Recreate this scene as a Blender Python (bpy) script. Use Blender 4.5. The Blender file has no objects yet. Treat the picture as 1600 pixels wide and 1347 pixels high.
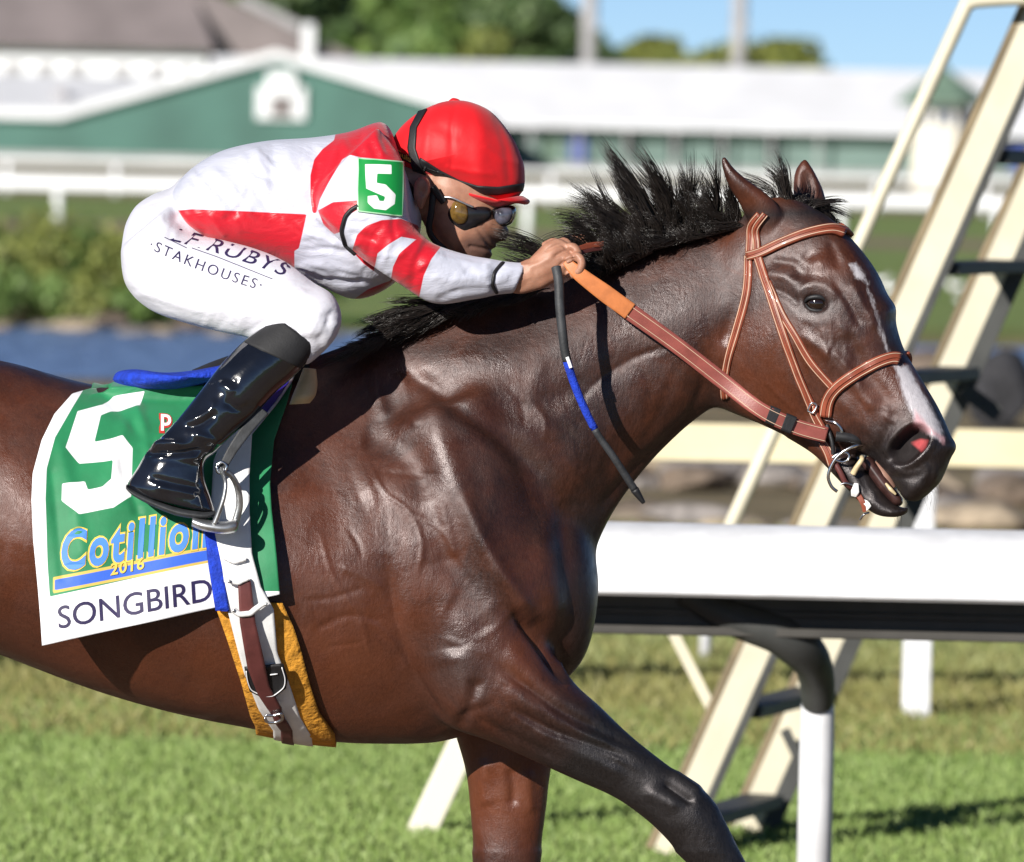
import bpy, bmesh, math, random
import numpy as np
from mathutils import Vector, Matrix
from mathutils.bvhtree import BVHTree

random.seed(7); rng = np.random.default_rng(7)
SC = bpy.context.scene
COL = SC.collection
R = math.radians

# ------------------------------------------------------------------ camera
CAM = np.array([0.0, -15.0, 2.05])
FPX = 12500.0                      # focal length in pixels of a 1600 px wide picture
PITCH, ROLL = R(2.146), R(1.25)
_f = np.array([0, math.cos(PITCH), -math.sin(PITCH)])
_u0 = np.array([0, math.sin(PITCH), math.cos(PITCH)]); _r0 = np.array([1.0, 0, 0])
_r = math.cos(ROLL) * _r0 + math.sin(ROLL) * _u0
_u = -math.sin(ROLL) * _r0 + math.cos(ROLL) * _u0
cam = bpy.data.cameras.new('camera'); camo = bpy.data.objects.new('camera', cam); COL.objects.link(camo)
camo.matrix_world = Matrix(((_r[0], _u[0], -_f[0], CAM[0]), (_r[1], _u[1], -_f[1], CAM[1]), (_r[2], _u[2], -_f[2], CAM[2]), (0, 0, 0, 1)))
cam.sensor_width = 36; cam.sensor_fit = 'HORIZONTAL'; cam.lens = 36 * FPX / 1600
cam.clip_start = 0.5; cam.clip_end = 6000
cam.dof.use_dof = True; cam.dof.focus_distance = 14.85; cam.dof.aperture_fstop = 7.5
SC.camera = camo

# ------------------------------------------------------------------ light
SUN_TRAVEL = Vector((0.60, 1.0, -0.47)).normalized()
wd = bpy.data.worlds.new('World'); SC.world = wd; wd.use_nodes = True
wn = wd.node_tree.nodes; wl = wd.node_tree.links
sky = wn.new('ShaderNodeTexSky'); sky.sky_type = 'NISHITA'; sky.sun_disc = False
sky.sun_elevation = math.asin(-SUN_TRAVEL.z)
sky.sun_rotation = math.atan2(-SUN_TRAVEL.x, -SUN_TRAVEL.y)
sky.air_density = 0.5; sky.dust_density = 0.0; sky.ozone_density = 3.0; sky.altitude = 2500
bg = wn['Background']; bg.inputs[1].default_value = 0.066
wl.new(sky.outputs[0], bg.inputs[0])
sl = bpy.data.lights.new('sun', 'SUN'); sl.energy = 5.0; sl.angle = R(0.5); sl.color = (1.0, 0.95, 0.87)
so = bpy.data.objects.new('sun', sl); COL.objects.link(so); so.rotation_euler = SUN_TRAVEL.to_track_quat('-Z', 'Y').to_euler()
so.location = (-6, -12, 8)
SC.view_settings.view_transform = 'Standard'; SC.view_settings.look = 'None'
SC.view_settings.exposure = 0.40; SC.view_settings.gamma = 1.0
SC.cycles.use_denoising = True
SC.cycles.max_bounces = 6; SC.cycles.transparent_max_bounces = 8

# ------------------------------------------------------------------ pixel <-> world
def ray(px, py):
    return _f + _r * ((px - 800) / FPX) + _u * ((673.5 - py) / FPX)
def P(px, py, w=0.0):
    """point seen at pixel (px,py) in the vertical plane w metres nearer than the horse's mid plane"""
    d = ray(px, py); t = (-w - CAM[1]) / d[1]
    return CAM + d * t
def A(px, py, depth):
    d = ray(px, py); return CAM + d * (depth / d[1])
def GX(px, depth, py=600):
    return A(px, py, depth)[0]
def ZY(py, depth, px=800):
    return A(px, py, depth)[2]
def proj(v):
    d = v - CAM; z = d @ _f
    return np.stack([800 + FPX * (d @ _r) / z, 673.5 - FPX * (d @ _u) / z], -1)

# ------------------------------------------------------------------ materials
def nodes(name):
    m = bpy.data.materials.new(name); m.use_nodes = True
    nt = m.node_tree; b = nt.nodes['Principled BSDF']
    return m, nt, b
def N(nt, t, **kw):
    n = nt.nodes.new(t)
    for k, v in kw.items(): setattr(n, k, v)
    return n
def mixc(nt, fac, a, b, mode='MIX'):
    n = nt.nodes.new('ShaderNodeMix'); n.data_type = 'RGBA'; n.blend_type = mode
    for s, v in ((0, fac), (6, a), (7, b)):
        if hasattr(v, 'links'): nt.links.new(v, n.inputs[s])
        else: n.inputs[s].default_value = v if s == 0 else (*v, 1) if len(v) == 3 else v
    return n.outputs[2]
def noise(nt, scale, detail=4, rough=.55, coord='Object', stretch=None, dist=0):
    tc = N(nt, 'ShaderNodeTexCoord'); o = tc.outputs[coord]
    if stretch:
        mp = N(nt, 'ShaderNodeMapping'); mp.inputs['Scale'].default_value = stretch[:3]
        if len(stretch) > 3: mp.inputs['Rotation'].default_value = stretch[3]
        nt.links.new(o, mp.inputs[0]); o = mp.outputs[0]
    n = N(nt, 'ShaderNodeTexNoise'); n.inputs['Scale'].default_value = scale
    n.inputs['Detail'].default_value = detail; n.inputs['Roughness'].default_value = rough; n.inputs['Distortion'].default_value = dist
    nt.links.new(o, n.inputs['Vector']); return n.outputs[0]
def ramp(nt, fac, lo, hi, a=0.0, b=1.0):
    n = N(nt, 'ShaderNodeMapRange'); n.interpolation_type = 'SMOOTHSTEP'
    n.inputs[1].default_value = lo; n.inputs[2].default_value = hi; n.inputs[3].default_value = a; n.inputs[4].default_value = b
    nt.links.new(fac, n.inputs[0]); return n.outputs[0]
def bump(nt, b, h, strength=.3, dist=.002, prev=None):
    n = N(nt, 'ShaderNodeBump'); n.inputs['Strength'].default_value = strength; n.inputs['Distance'].default_value = dist
    nt.links.new(h, n.inputs['Height'])
    if prev is not None: nt.links.new(prev, n.inputs['Normal'])
    nt.links.new(n.outputs[0], b.inputs['Normal']); return n.outputs[0]
def attr(nt, name):
    n = N(nt, 'ShaderNodeAttribute'); n.attribute_name = name; return n.outputs['Fac']
def mat(name, c, rough=.5, metal=0, var=.18, vscale=8, bs=0, bscale=60, bdist=.002, spec=.5, coat=0, sheen=0, c2=None, stretch=None):
    m, nt, b = nodes(name)
    b.inputs['Roughness'].default_value = rough; b.inputs['Metallic'].default_value = metal
    b.inputs['Specular IOR Level'].default_value = spec
    b.inputs['Coat Weight'].default_value = coat; b.inputs['Coat Roughness'].default_value = .08
    b.inputs['Sheen Weight'].default_value = sheen
    f = noise(nt, vscale, stretch=stretch)
    f = ramp(nt, f, .3, .7)
    dark = tuple(x * (1 - var) for x in c); lite = tuple(min(1, x * (1 + var)) for x in c) if c2 is None else c2
    nt.links.new(mixc(nt, f, dark, lite), b.inputs['Base Color'])
    if bs: bump(nt, b, noise(nt, bscale, stretch=stretch), bs, bdist)
    return m
M = {}
M['leather'] = mat('red_brown_leather', (.235, .055, .028), .45, var=.22, vscale=30, bs=.25, bscale=300, bdist=.001, coat=.08)
M['leather_dark'] = mat('dark_brown_leather', (.11, .032, .03), .42, var=.2, vscale=30, bs=.25, bscale=300, bdist=.001)
M['rein_rubber'] = mat('orange_rubber_grip', (.56, .185, .06), .5, var=.12, vscale=40, bs=.3, bscale=400, bdist=.001)
M['rein_red'] = mat('maroon_rein_leather', (.26, .07, .058), .42, var=.15, vscale=30, bs=.3, bscale=300, bdist=.001)
M['stitch'] = mat('pale_stitching', (.6, .42, .3), .7)
M['black'] = mat('black_elastic', (.012, .012, .014), .55, var=.3, vscale=20, bs=.2, bscale=250)
M['black_soft'] = mat('black_rubber_grip', (.03, .032, .036), .6, var=.35, vscale=40, bs=.4, bscale=260, bdist=.0015)
M['boot'] = mat('patent_black_leather', (.007, .008, .012), .10, var=.3, vscale=12, bs=.25, bscale=22, bdist=.006, coat=1.0, spec=.7)
M['boot_top'] = mat('matte_black_cuff', (.014, .014, .016), .7, var=.3, vscale=20, bs=.3, bscale=300)
M['steel'] = mat('polished_steel', (.62, .63, .66), .22, 1.0, var=.15, vscale=20)
M['steel_dull'] = mat('worn_aluminium', (.48, .49, .5), .38, .9, var=.25, vscale=40)
M['blue_pad'] = mat('royal_blue_fleece', (.006, .04, .46), .85, var=.25, vscale=60, bs=.7, bscale=160, bdist=.006, sheen=0)
M['blue_flap'] = mat('dark_blue_saddle_leather', (.022, .012, .21), .35, var=.2, vscale=15, bs=.2, bscale=150)
M['tan_leather'] = mat('pale_tan_leather', (.62, .45, .24), .5, var=.15, vscale=20)
M['mustard'] = mat('mustard_fleece_girth_pad', (.60, .27, .025), .85, var=.3, vscale=25, bs=.9, bscale=45, bdist=.01)
M['white_web'] = mat('white_webbing', (.8, .8, .8), .6, var=.05, vscale=30, bs=.25, bscale=300, bdist=.001)
M['white_print'] = mat('white_print', (.82, .82, .84), .6, var=.03)
M['navy_print'] = mat('navy_print', (.02, .012, .07), .6, var=.1)
M['blue_print'] = mat('blue_print', (.06, .22, .75), .6, var=.1)
M['yellow_print'] = mat('yellow_print', (.72, .5, .08), .6, var=.1)
M['green_print'] = mat('green_print', (.01, .25, .06), .5, var=.1)
M['red_print'] = mat('red_print', (.55, .04, .03), .5, var=.1)
M['hair'] = mat('black_horse_hair', (.017, .0135, .012), .32, var=.4, vscale=30, spec=.6)
M['helmet'] = mat('red_helmet_silk', (.62, .007, .013), .55, var=.10, vscale=12, bs=.25, bscale=14, bdist=.008, sheen=.15, spec=.3)
M['eye'] = mat('dark_wet_eye', (.012, .006, .004), .04, coat=1)
M['teeth'] = mat('ivory_teeth', (.60, .48, .29), .35, var=.15, vscale=60)
M['gum'] = mat('pink_gum', (.30, .17, .13), .3, var=.15, vscale=40)
M['mouth'] = mat('dark_wet_mouth', (.045, .02, .018), .3, var=.4, vscale=60)
M['lens_amber'] = mat('amber_goggle_lens', (.13, .075, .018), .06, var=.4, vscale=60, coat=1)
M['lens_clear'] = mat('grey_goggle_lens', (.06, .06, .08), .06, var=.6, vscale=50, coat=1)
M['goggle'] = mat('black_goggle_frame', (.012, .011, .013), .3, var=.3, vscale=30, coat=.4)
M['white_rail'] = mat('white_rail_plastic', (.76, .77, .80), .35, var=.12, vscale=7, bs=.05, bscale=20)
M['rail_under'] = mat('grey_rail_aluminium', (.07, .066, .06), .5, .3, var=.2, vscale=5)  # shade under the rail cover is put into this dark grey
M['cream'] = mat('cream_paint', (.66, .61, .47), .55, var=.08, vscale=5, bs=.1, bscale=40)
M['cream_fence'] = mat('pale_yellow_paint', (.74, .65, .43), .55, var=.07, vscale=4, bs=.1, bscale=40)
M['rust'] = mat('brown_primed_steel', (.22, .17, .10), .7, var=.25, vscale=6)
M['dark_steel'] = mat('dark_grey_steel', (.05, .052, .05), .6, var=.25, vscale=6)
M['far_white'] = mat('white_painted_metal', (.80, .81, .84), .5, var=.06, vscale=.3)
M['far_green'] = mat('dull_green_siding', (.06, .145, .12), .7, var=.16, vscale=.25)
M['far_green_dark'] = mat('muted_green_roof', (.13, .20, .15), .7, var=.15, vscale=.5)  # muted green of the hut roof and one stall door
M['grey_roof'] = mat('grey_brown_shingles', (.20, .17, .17), .8, var=.14, vscale=.4, bs=.3, bscale=2, bdist=.05)
M['dark_open'] = mat('dark_stall_opening', (.015, .018, .02), .8, var=.3, vscale=1)
M['pane'] = mat('grey_window_pane', (.12, .14, .17), .15, var=.3, vscale=1)
M['blue_far'] = mat('blue_tarp', (.05, .08, .3), .7, var=.2, vscale=1)
M['far_wall'] = mat('haze_paled_green_siding', (.15, .22, .20), .7, var=.14, vscale=.3)  # distance haze is put into the paler siding colour
M['pole'] = mat('weathered_grey_pole', (.36, .35, .36), .8, var=.15, vscale=1)
M['cream_hut'] = mat('cream_hut_siding', (.78, .74, .62), .6, var=.06, vscale=1)
M['bark'] = mat('grey_brown_bark', (.10, .075, .05), .9, var=.3, vscale=6, bs=.6, bscale=12, bdist=.03)
def stone_mat(name, c):
    m, nt, b = nodes(name); b.inputs['Roughness'].default_value = .85
    f = ramp(nt, noise(nt, 2.2, 6), .35, .68); g = ramp(nt, noise(nt, 9, 5), .35, .7)
    c1 = mixc(nt, f, tuple(x * .55 for x in c), c)
    nt.links.new(mixc(nt, g, c1, tuple(min(1, x * 1.35) for x in c)), b.inputs['Base Color'])
    bump(nt, b, noise(nt, 14, 8, .65), .7, .03); return m
STONES = [stone_mat('grey_boulder_stone', (.26, .235, .22)), stone_mat('tan_boulder_stone', (.36, .29, .21)), stone_mat('brown_boulder_stone', (.19, .145, .11))]
def leaf_mat(name, c, c2):
    m, nt, b = nodes(name); b.inputs['Roughness'].default_value = .6
    g = N(nt, 'ShaderNodeNewGeometry')
    nt.links.new(mixc(nt, g.outputs['Random Per Island'], c, c2), b.inputs['Base Color'])
    return m
M['leaf_dark'] = leaf_mat('dark_green_leaves', (.04, .08, .025), (.11, .165, .055))
M['leaf_mid'] = leaf_mat('mid_green_leaves', (.07, .135, .03), (.16, .24, .06))
M['leaf_olive'] = leaf_mat('olive_shrub_leaves', (.12, .15, .03), (.23, .25, .06))
M['blade'] = leaf_mat('turf_grass_blades', (.15, .24, .05), (.29, .38, .125))
M['blade_mid'] = leaf_mat('yellowish_grass_blades', (.17, .21, .06), (.29, .30, .12))
M['blade_dry'] = leaf_mat('dry_grass_blades', (.17, .19, .05), (.30, .27, .10))
M['petal'] = mat('white_feathers', (.75, .75, .76), .7)

# ------------------------------------------------------------------ objects
def link(o, parent=None):
    COL.objects.link(o)
    if parent is not None: o.parent = parent
    return o
def tag(o, label=None, cat=None, group=None, kind=None):
    if label: o['label'] = label
    if cat: o['category'] = cat
    if group: o['group'] = group
    if kind: o['kind'] = kind
    return o
def empty(name, loc=(0, 0, 0)):
    o = bpy.data.objects.new(name, None); o.empty_display_size = .1; link(o); return o   # kept at the world origin's frame
def mesh_obj(name, V, F, m, parent=None, smooth=True, mi=None):
    me = bpy.data.meshes.new(name)
    V = np.asarray(V, dtype=np.float64)
    me.from_pydata(V.tolist() if len(V) < 200000 else [tuple(v) for v in V], [], F if isinstance(F, list) else F.tolist())
    me.update()
    if smooth: me.shade_smooth()
    ms = m if isinstance(m, (list, tuple)) else [m]
    for x in ms: me.materials.append(x)
    if mi is not None: me.polygons.foreach_set('material_index', np.asarray(mi, dtype=np.int32))
    return link(bpy.data.objects.new(name, me), parent)
class MB:
    """collects closed pieces that become ONE mesh"""
    def __init__(s): s.V = []; s.F = []; s.n = 0
    def add(s, V, F):
        V = np.asarray(V, float); s.V.append(V); s.F += [tuple(i + s.n for i in f) for f in F]; s.n += len(V); return s
    def box(s, c, sz, rot=None):
        c = np.asarray(c, float); h = np.asarray(sz, float) / 2
        v = np.array([[x, y, z] for x in (-1, 1) for y in (-1, 1) for z in (-1, 1)], float) * h
        if rot is not None: v = v @ np.array(rot.to_3x3() if hasattr(rot, 'to_3x3') else rot).T
        return s.add(v + c, [(0, 1, 3, 2), (4, 6, 7, 5), (0, 4, 5, 1), (2, 3, 7, 6), (0, 2, 6, 4), (1, 5, 7, 3)])
    def beam(s, a, b, wide, thick, side=(0, 1, 0)):
        """rectangular bar from a to b; thick along 'side', wide across"""
        a = np.asarray(a, float); b = np.asarray(b, float); d = (b - a) / np.linalg.norm(b - a)
        sd = np.asarray(side, float); sd = sd - d * (sd @ d); sd /= np.linalg.norm(sd); w = np.cross(d, sd)
        v = [p + w * i * wide / 2 + sd * j * thick / 2 for p in (a, b) for i, j in ((-1, -1), (1, -1), (1, 1), (-1, 1))]
        return s.add(v, [(3, 2, 1, 0), (4, 5, 6, 7)] + [(i, (i + 1) % 4, 4 + (i + 1) % 4, 4 + i) for i in range(4)])
    def tube(s, pts, rad, n=10, flat=None):
        V, F = tube(pts, rad, n, flat); return s.add(V, F)
    def build(s, name, m, parent=None, smooth=False, bevel=0):
        o = mesh_obj(name, np.concatenate(s.V), s.F, m, parent, smooth)
        if bevel:
            bm = bmesh.new(); bm.from_mesh(o.data)
            bmesh.ops.bevel(bm, geom=[e for e in bm.edges if len(e.link_faces) == 2 and e.calc_face_angle(0) > .5], offset=bevel, segments=2, affect='EDGES', profile=.5)
            bm.to_mesh(o.data); bm.free()
        return o
def tube(pts, rad, n=10, flat=None):
    pts = np.asarray(pts, float); k = len(pts)
    rad = np.full(k, rad, float) if np.isscalar(rad) else np.asarray(rad, float)
    T = np.gradient(pts, axis=0); T /= np.linalg.norm(T, axis=1)[:, None] + 1e-12
    ref = np.array([0, 1.0, 0]) if abs(T[0][1]) < .8 else np.array([1.0, 0, 0])
    a = ref - T[0] * (ref @ T[0]); a /= np.linalg.norm(a)
    V = []; th = np.arange(n) * 2 * math.pi / n
    for i in range(k):
        a = a - T[i] * (a @ T[i]); a /= np.linalg.norm(a); b = np.cross(T[i], a)
        ra = rad[i] * (flat if flat else 1.0)
        V.append(pts[i] + np.outer(np.cos(th) * ra, a) + np.outer(np.sin(th) * rad[i], b))
    V = np.concatenate(V); F = []
    for i in range(k - 1):
        for j in range(n):
            F.append((i * n + j, i * n + (j + 1) % n, (i + 1) * n + (j + 1) % n, (i + 1) * n + j))
    F.append(tuple(range(n - 1, -1, -1))); F.append(tuple((k - 1) * n + j for j in range(n)))
    return V, F
def crom(pts, n):
    """Catmull-Rom resample (centripetal enough) of rows to n points by row index"""
    pts = np.asarray(pts, float); k = len(pts)
    t = np.linspace(0, k - 1, n); i = np.clip(np.floor(t).astype(int), 0, k - 2); f = (t - i)[:, None]
    p0 = pts[np.clip(i - 1, 0, k - 1)]; p1 = pts[i]; p2 = pts[i + 1]; p3 = pts[np.clip(i + 2, 0, k - 1)]
    return .5 * (2 * p1 + (p2 - p0) * f + (2 * p0 - 5 * p1 + 4 * p2 - p3) * f ** 2 + (-p0 + 3 * p1 - 3 * p2 + p3) * f ** 3)
def arc(pts, n):
    """resample a polyline evenly by length"""
    pts = np.asarray(pts, float); L = np.concatenate([[0], np.cumsum(np.linalg.norm(np.diff(pts, axis=0), axis=1))])
    t = np.linspace(0, L[-1], n); return np.stack([np.interp(t, L, pts[:, j]) for j in range(pts.shape[1])], -1)
def loft(secs, sub=6, n=40, W=(1, 1, 1), ex=1.0, tf=None):
    """secs: (tx,ty,bx,by,halfwidth,wc[,W25,W50,W75]); rings run from the t edge over the near side to the b edge and back"""
    S = np.array([list(s[:6]) + (list(s[6:9]) if len(s) > 6 else list(W)) for s in secs], float)
    S = crom(S, (len(S) - 1) * sub + 1)
    ph = np.arange(n) * 2 * math.pi / n; s = (1 - np.cos(ph)) / 2; sn = np.sign(np.sin(ph)) * np.abs(np.sin(ph)) ** ex
    V = []
    for q in S:
        T = P(q[0], q[1], q[5]); B = P(q[2], q[3], q[5])
        wp = q[6] * (1 - s) ** 2 * (1 + 2 * s) + q[8] * s ** 2 * (3 - 2 * s) + (q[7] - (q[6] + q[8]) / 2) * 16 * s ** 2 * (1 - s) ** 2
        ring = T[None] * (1 - s)[:, None] + B[None] * s[:, None]; ring[:, 1] -= sn * wp * q[4]
        V.append(ring)
    k = len(V); V = np.concatenate(V)
    if tf is not None: V = tf(V)
    F = [(i * n + j, i * n + (j + 1) % n, (i + 1) * n + (j + 1) % n, (i + 1) * n + j) for i in range(k - 1) for j in range(n)]
    F.append(tuple(range(n - 1, -1, -1))); F.append(tuple((k - 1) * n + j for j in range(n)))
    return V, F
def inflate(outline, hw, wc=0, nr=10, na=64, ex=.5, center=None, tf=None):
    """closed rounded body whose side outline is given in pixels"""
    o = np.asarray(outline, float); o = crom(np.vstack([o, o[:1]]), na + 1)[:-1]
    c = o.mean(0) if center is None else np.asarray(center, float)
    V = []; rho = np.sin(np.linspace(0, math.pi / 2, nr + 1)[1:])
    rings = [(r, +1) for r in rho] + [(r, -1) for r in rho[-2::-1]]
    V.append(P(*c, wc + hw))
    for r, sg in rings:
        w = wc + sg * hw * (1 - r * r) ** ex
        for p in o: V.append(P(*(c + (p - c) * r), w))
    V.append(P(*c, wc - hw)); V = np.array(V)
    if tf is not None: V = tf(V)
    F = [(0, 1 + (j + 1) % na, 1 + j) for j in range(na)]
    for i in range(len(rings) - 1):
        for j in range(na):
            a = 1 + i * na + j; b = 1 + i * na + (j + 1) % na; F.append((a, b, b + na, a + na))
    e = len(V) - 1; l = 1 + (len(rings) - 1) * na
    F += [(e, l + j, l + (j + 1) % na) for j in range(na)]
    return V, F
def orient(V, F):
    me = bpy.data.meshes.new('t'); me.from_pydata(np.asarray(V).tolist(), [], F)
    bm = bmesh.new(); bm.from_mesh(me); bmesh.ops.recalc_face_normals(bm, faces=bm.faces); bm.to_mesh(me); bm.free()
    return me
def union(pieces, voxel):
    """voxel union of closed pieces -> (V, quads)"""
    Vs, Fs, n = [], [], 0
    for V, F in pieces:
        me = orient(V, F)
        Vs += [tuple(v.co) for v in me.vertices]; Fs += [tuple(i + n for i in p.vertices) for p in me.polygons]; n = len(Vs)
        bpy.data.meshes.remove(me)
    me = bpy.data.meshes.new('u'); me.from_pydata(Vs, [], Fs); o = bpy.data.objects.new('u', me); COL.objects.link(o)
    md = o.modifiers.new('r', 'REMESH'); md.mode = 'VOXEL'; md.voxel_size = voxel; md.adaptivity = 0
    dg = bpy.context.evaluated_depsgraph_get(); e = o.evaluated_get(dg); r = bpy.data.meshes.new_from_object(e)
    V = np.empty(len(r.vertices) * 3); r.vertices.foreach_get('co', V); V = V.reshape(-1, 3)
    L = np.empty(len(r.loops), int); r.loops.foreach_get('vertex_index', L); Q = L.reshape(-1, 4)
    bpy.data.objects.remove(o); bpy.data.meshes.remove(me); bpy.data.meshes.remove(r)
    return V, Q
def edges_of(Q):
    E = np.concatenate([np.sort(np.stack([Q[:, i], Q[:, (i + 1) % 4]], 1), 1) for i in range(4)]); 
    key = E[:, 0].astype(np.int64) * (Q.max() + 1) + E[:, 1]; _, ix = np.unique(key, return_index=True); return E[ix]
def smooth(V, E, it, mask=None, lam=.5, taubin=True):
    if mask is not None and (mask > .004).mean() < .9:
        act = mask > .004; e = E[act[E[:, 0]] | act[E[:, 1]]]; ids = np.unique(e); mp = np.full(len(V), -1); mp[ids] = np.arange(len(ids))
        sub = smooth(V[ids], mp[e], it, np.where(act, mask, 0)[ids] + 1e-9, lam, taubin) if len(ids) < len(V) else None
        if sub is not None: V = V.copy(); V[ids] = sub; return V
    n = len(V); deg = np.bincount(E[:, 0], minlength=n) + np.bincount(E[:, 1], minlength=n)
    for k in range(it):
        for l in ((lam, -lam * 1.04) if taubin else (lam,)):
            S = np.stack([np.bincount(E[:, 0], V[E[:, 1], c], n) + np.bincount(E[:, 1], V[E[:, 0], c], n) for c in range(3)], 1) / deg[:, None]
            d = (S - V) * l; V = V + (d if mask is None else d * mask[:, None])
    return V
def vnormals(V, Q):
    a = V[Q[:, 2]] - V[Q[:, 0]]; b = V[Q[:, 3]] - V[Q[:, 1]]; fn = np.cross(a, b)
    nv = np.stack([sum(np.bincount(Q[:, i], fn[:, c], len(V)) for i in range(4)) for c in range(3)], 1)
    return nv / (np.linalg.norm(nv, axis=1)[:, None] + 1e-12)
def seg_dist(p, poly, closed=False):
    """unsigned distance, side sign and along-parameter of 2D points to a polyline"""
    q = np.asarray(poly, float); 
    if closed: q = np.vstack([q, q[:1]])
    best = np.full(len(p), 1e9); side = np.zeros(len(p)); tt = np.zeros(len(p))
    for i in range(len(q) - 1):
        a, b = q[i], q[i + 1]; ab = b - a; L2 = ab @ ab + 1e-9
        t = np.clip(((p - a) @ ab) / L2, 0, 1); c = a + t[:, None] * ab; d = np.linalg.norm(p - c, axis=1)
        s = ab[0] * (p[:, 1] - a[1]) - ab[1] * (p[:, 0] - a[0])
        m = d < best; best[m] = d[m]; side[m] = s[m]; tt[m] = (i + t[m]) / (len(q) - 1)
    return best, np.sign(side), tt
def inside(p, poly):
    q = np.asarray(poly, float); r = np.zeros(len(p), bool); j = len(q) - 1
    for i in range(len(q)):
        yi, yj = q[i, 1], q[j, 1]
        c = ((yi > p[:, 1]) != (yj > p[:, 1])) & (p[:, 0] < (q[j, 0] - q[i, 0]) * (p[:, 1] - yi) / (yj - yi + 1e-12) + q[i, 0])
        r ^= c; j = i
    return r
def sdf(p, poly):
    d, _, _ = seg_dist(p, poly, True); return np.where(inside(p, poly), d, -d)      # positive inside, pixels
def put_attr(o, name, vals):
    a = o.data.attributes.new(name, 'FLOAT', 'POINT'); a.data.foreach_set('value', np.asarray(vals, dtype=np.float32))
def bvh(V, F): return BVHTree.FromPolygons([tuple(v) for v in V], [tuple(f) for f in F])
def hit(tree, px, py, wfall=.1):
    d = Vector(ray(px, py)).normalized(); loc, nor, i, t = tree.ray_cast(Vector(CAM), d)
    if loc is None:
        loc, nor, i, t = tree.find_nearest(Vector(P(px, py, wfall)))
    return np.array(loc), np.array(nor)
def patch(tree, L, Rr, nu, nv, off, wfall=.1, resample=True, bulge=0.0):
    """grid of surface points between two pixel polylines; returns pts (nv,nu,3), normals, pixels"""
    L = arc(L, nv) if resample else np.asarray(L, float); Rr = arc(Rr, nv) if resample else np.asarray(Rr, float)
    pts = np.zeros((nv, nu, 3)); nor = np.zeros((nv, nu, 3)); px = np.zeros((nv, nu, 2))
    for i in range(nv):
        for j in range(nu):
            f = j / (nu - 1); q = L[i] * (1 - f) + Rr[i] * f; px[i, j] = q
            p, n = hit(tree, q[0], q[1], wfall); pts[i, j] = p; nor[i, j] = n
    # soften normals
    for _ in range(6):
        m = nor.copy(); m[1:] += nor[:-1]; m[:-1] += nor[1:]; m[:, 1:] += nor[:, :-1]; m[:, :-1] += nor[:, 1:]
        nor = m / (np.linalg.norm(m, axis=2)[..., None] + 1e-9)
    f = np.linspace(-1, 1, nu); pts = pts + nor * (off + bulge * (1 - f ** 2))[None, :, None] if bulge else pts + nor * off
    return pts, nor, px
def slab(pts, nor, th):
    """closed thin solid from a grid of points: outer sheet plus inner sheet th below"""
    nv, nu = pts.shape[:2]; a = pts.reshape(-1, 3); b = (pts - nor * th).reshape(-1, 3); n = nv * nu
    V = np.concatenate([a, b]); F = []
    for i in range(nv - 1):
        for j in range(nu - 1):
            q = (i * nu + j, i * nu + j + 1, (i + 1) * nu + j + 1, (i + 1) * nu + j); F.append(q); F.append(tuple(x + n for x in q[::-1]))
    rim = [(0, j) for j in range(nu)] + [(i, nu - 1) for i in range(1, nv)] + [(nv - 1, j) for j in range(nu - 2, -1, -1)] + [(i, 0) for i in range(nv - 2, 0, -1)]
    ids = [i * nu + j for i, j in rim]
    for k in range(len(ids)):
        x, y = ids[k], ids[(k + 1) % len(ids)]; F.append((y, x, x + n, y + n))
    return V, F
def fix_normals(o):
    bm = bmesh.new(); bm.from_mesh(o.data); bmesh.ops.recalc_face_normals(bm, faces=bm.faces); bm.to_mesh(o.data); bm.free()
    return o
def sharp(o, ang=40):
    try: o.data.set_sharp_from_angle(angle=R(ang))
    except Exception: pass
    return o
def text_shapes(s, bold=0.0, space=1.0, shear=0.0):
    c = bpy.data.curves.new('t', 'FONT'); c.body = s; c.size = 1; c.offset = bold; c.space_character = space; c.shear = shear; c.resolution_u = 4
    o = bpy.data.objects.new('t', c); COL.objects.link(o); dg = bpy.context.evaluated_depsgraph_get()
    me = bpy.data.meshes.new_from_object(o.evaluated_get(dg))
    bm = bmesh.new(); bm.from_mesh(me); bmesh.ops.triangulate(bm, faces=bm.faces[:]); bmesh.ops.remove_doubles(bm, verts=bm.verts[:], dist=1e-5)
    V = np.array([v.co[:2] for v in bm.verts]); F = [tuple(v.index for v in f.verts) for f in bm.faces]
    bm.free(); bpy.data.objects.remove(o); bpy.data.curves.remove(c); bpy.data.meshes.remove(me)
    return V, F
def print_text(name, s, tree, origin, xdir, ydir, m, parent, off=.002, bold=0, space=1.0, shear=0, wfall=.3, mapper=None, fit=None):
    """flat print laid on a surface: text unit vectors xdir, ydir in pixels"""
    V, F = text_shapes(s, bold, space, shear)
    if fit: V[:, 0] *= fit / (V[:, 0].max() - V[:, 0].min())
    out = []
    for x, y in V:
        q = np.array(origin, float) + x * np.array(xdir, float) + y * np.array(ydir, float)
        if mapper: q = mapper(x, y)
        p, n = hit(tree, q[0], q[1], wfall); 
        if n[1] > 0: n = -n
        out.append(p + n * off)
    return fix_normals(mesh_obj(name, out, F, m, parent, smooth=False))

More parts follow.
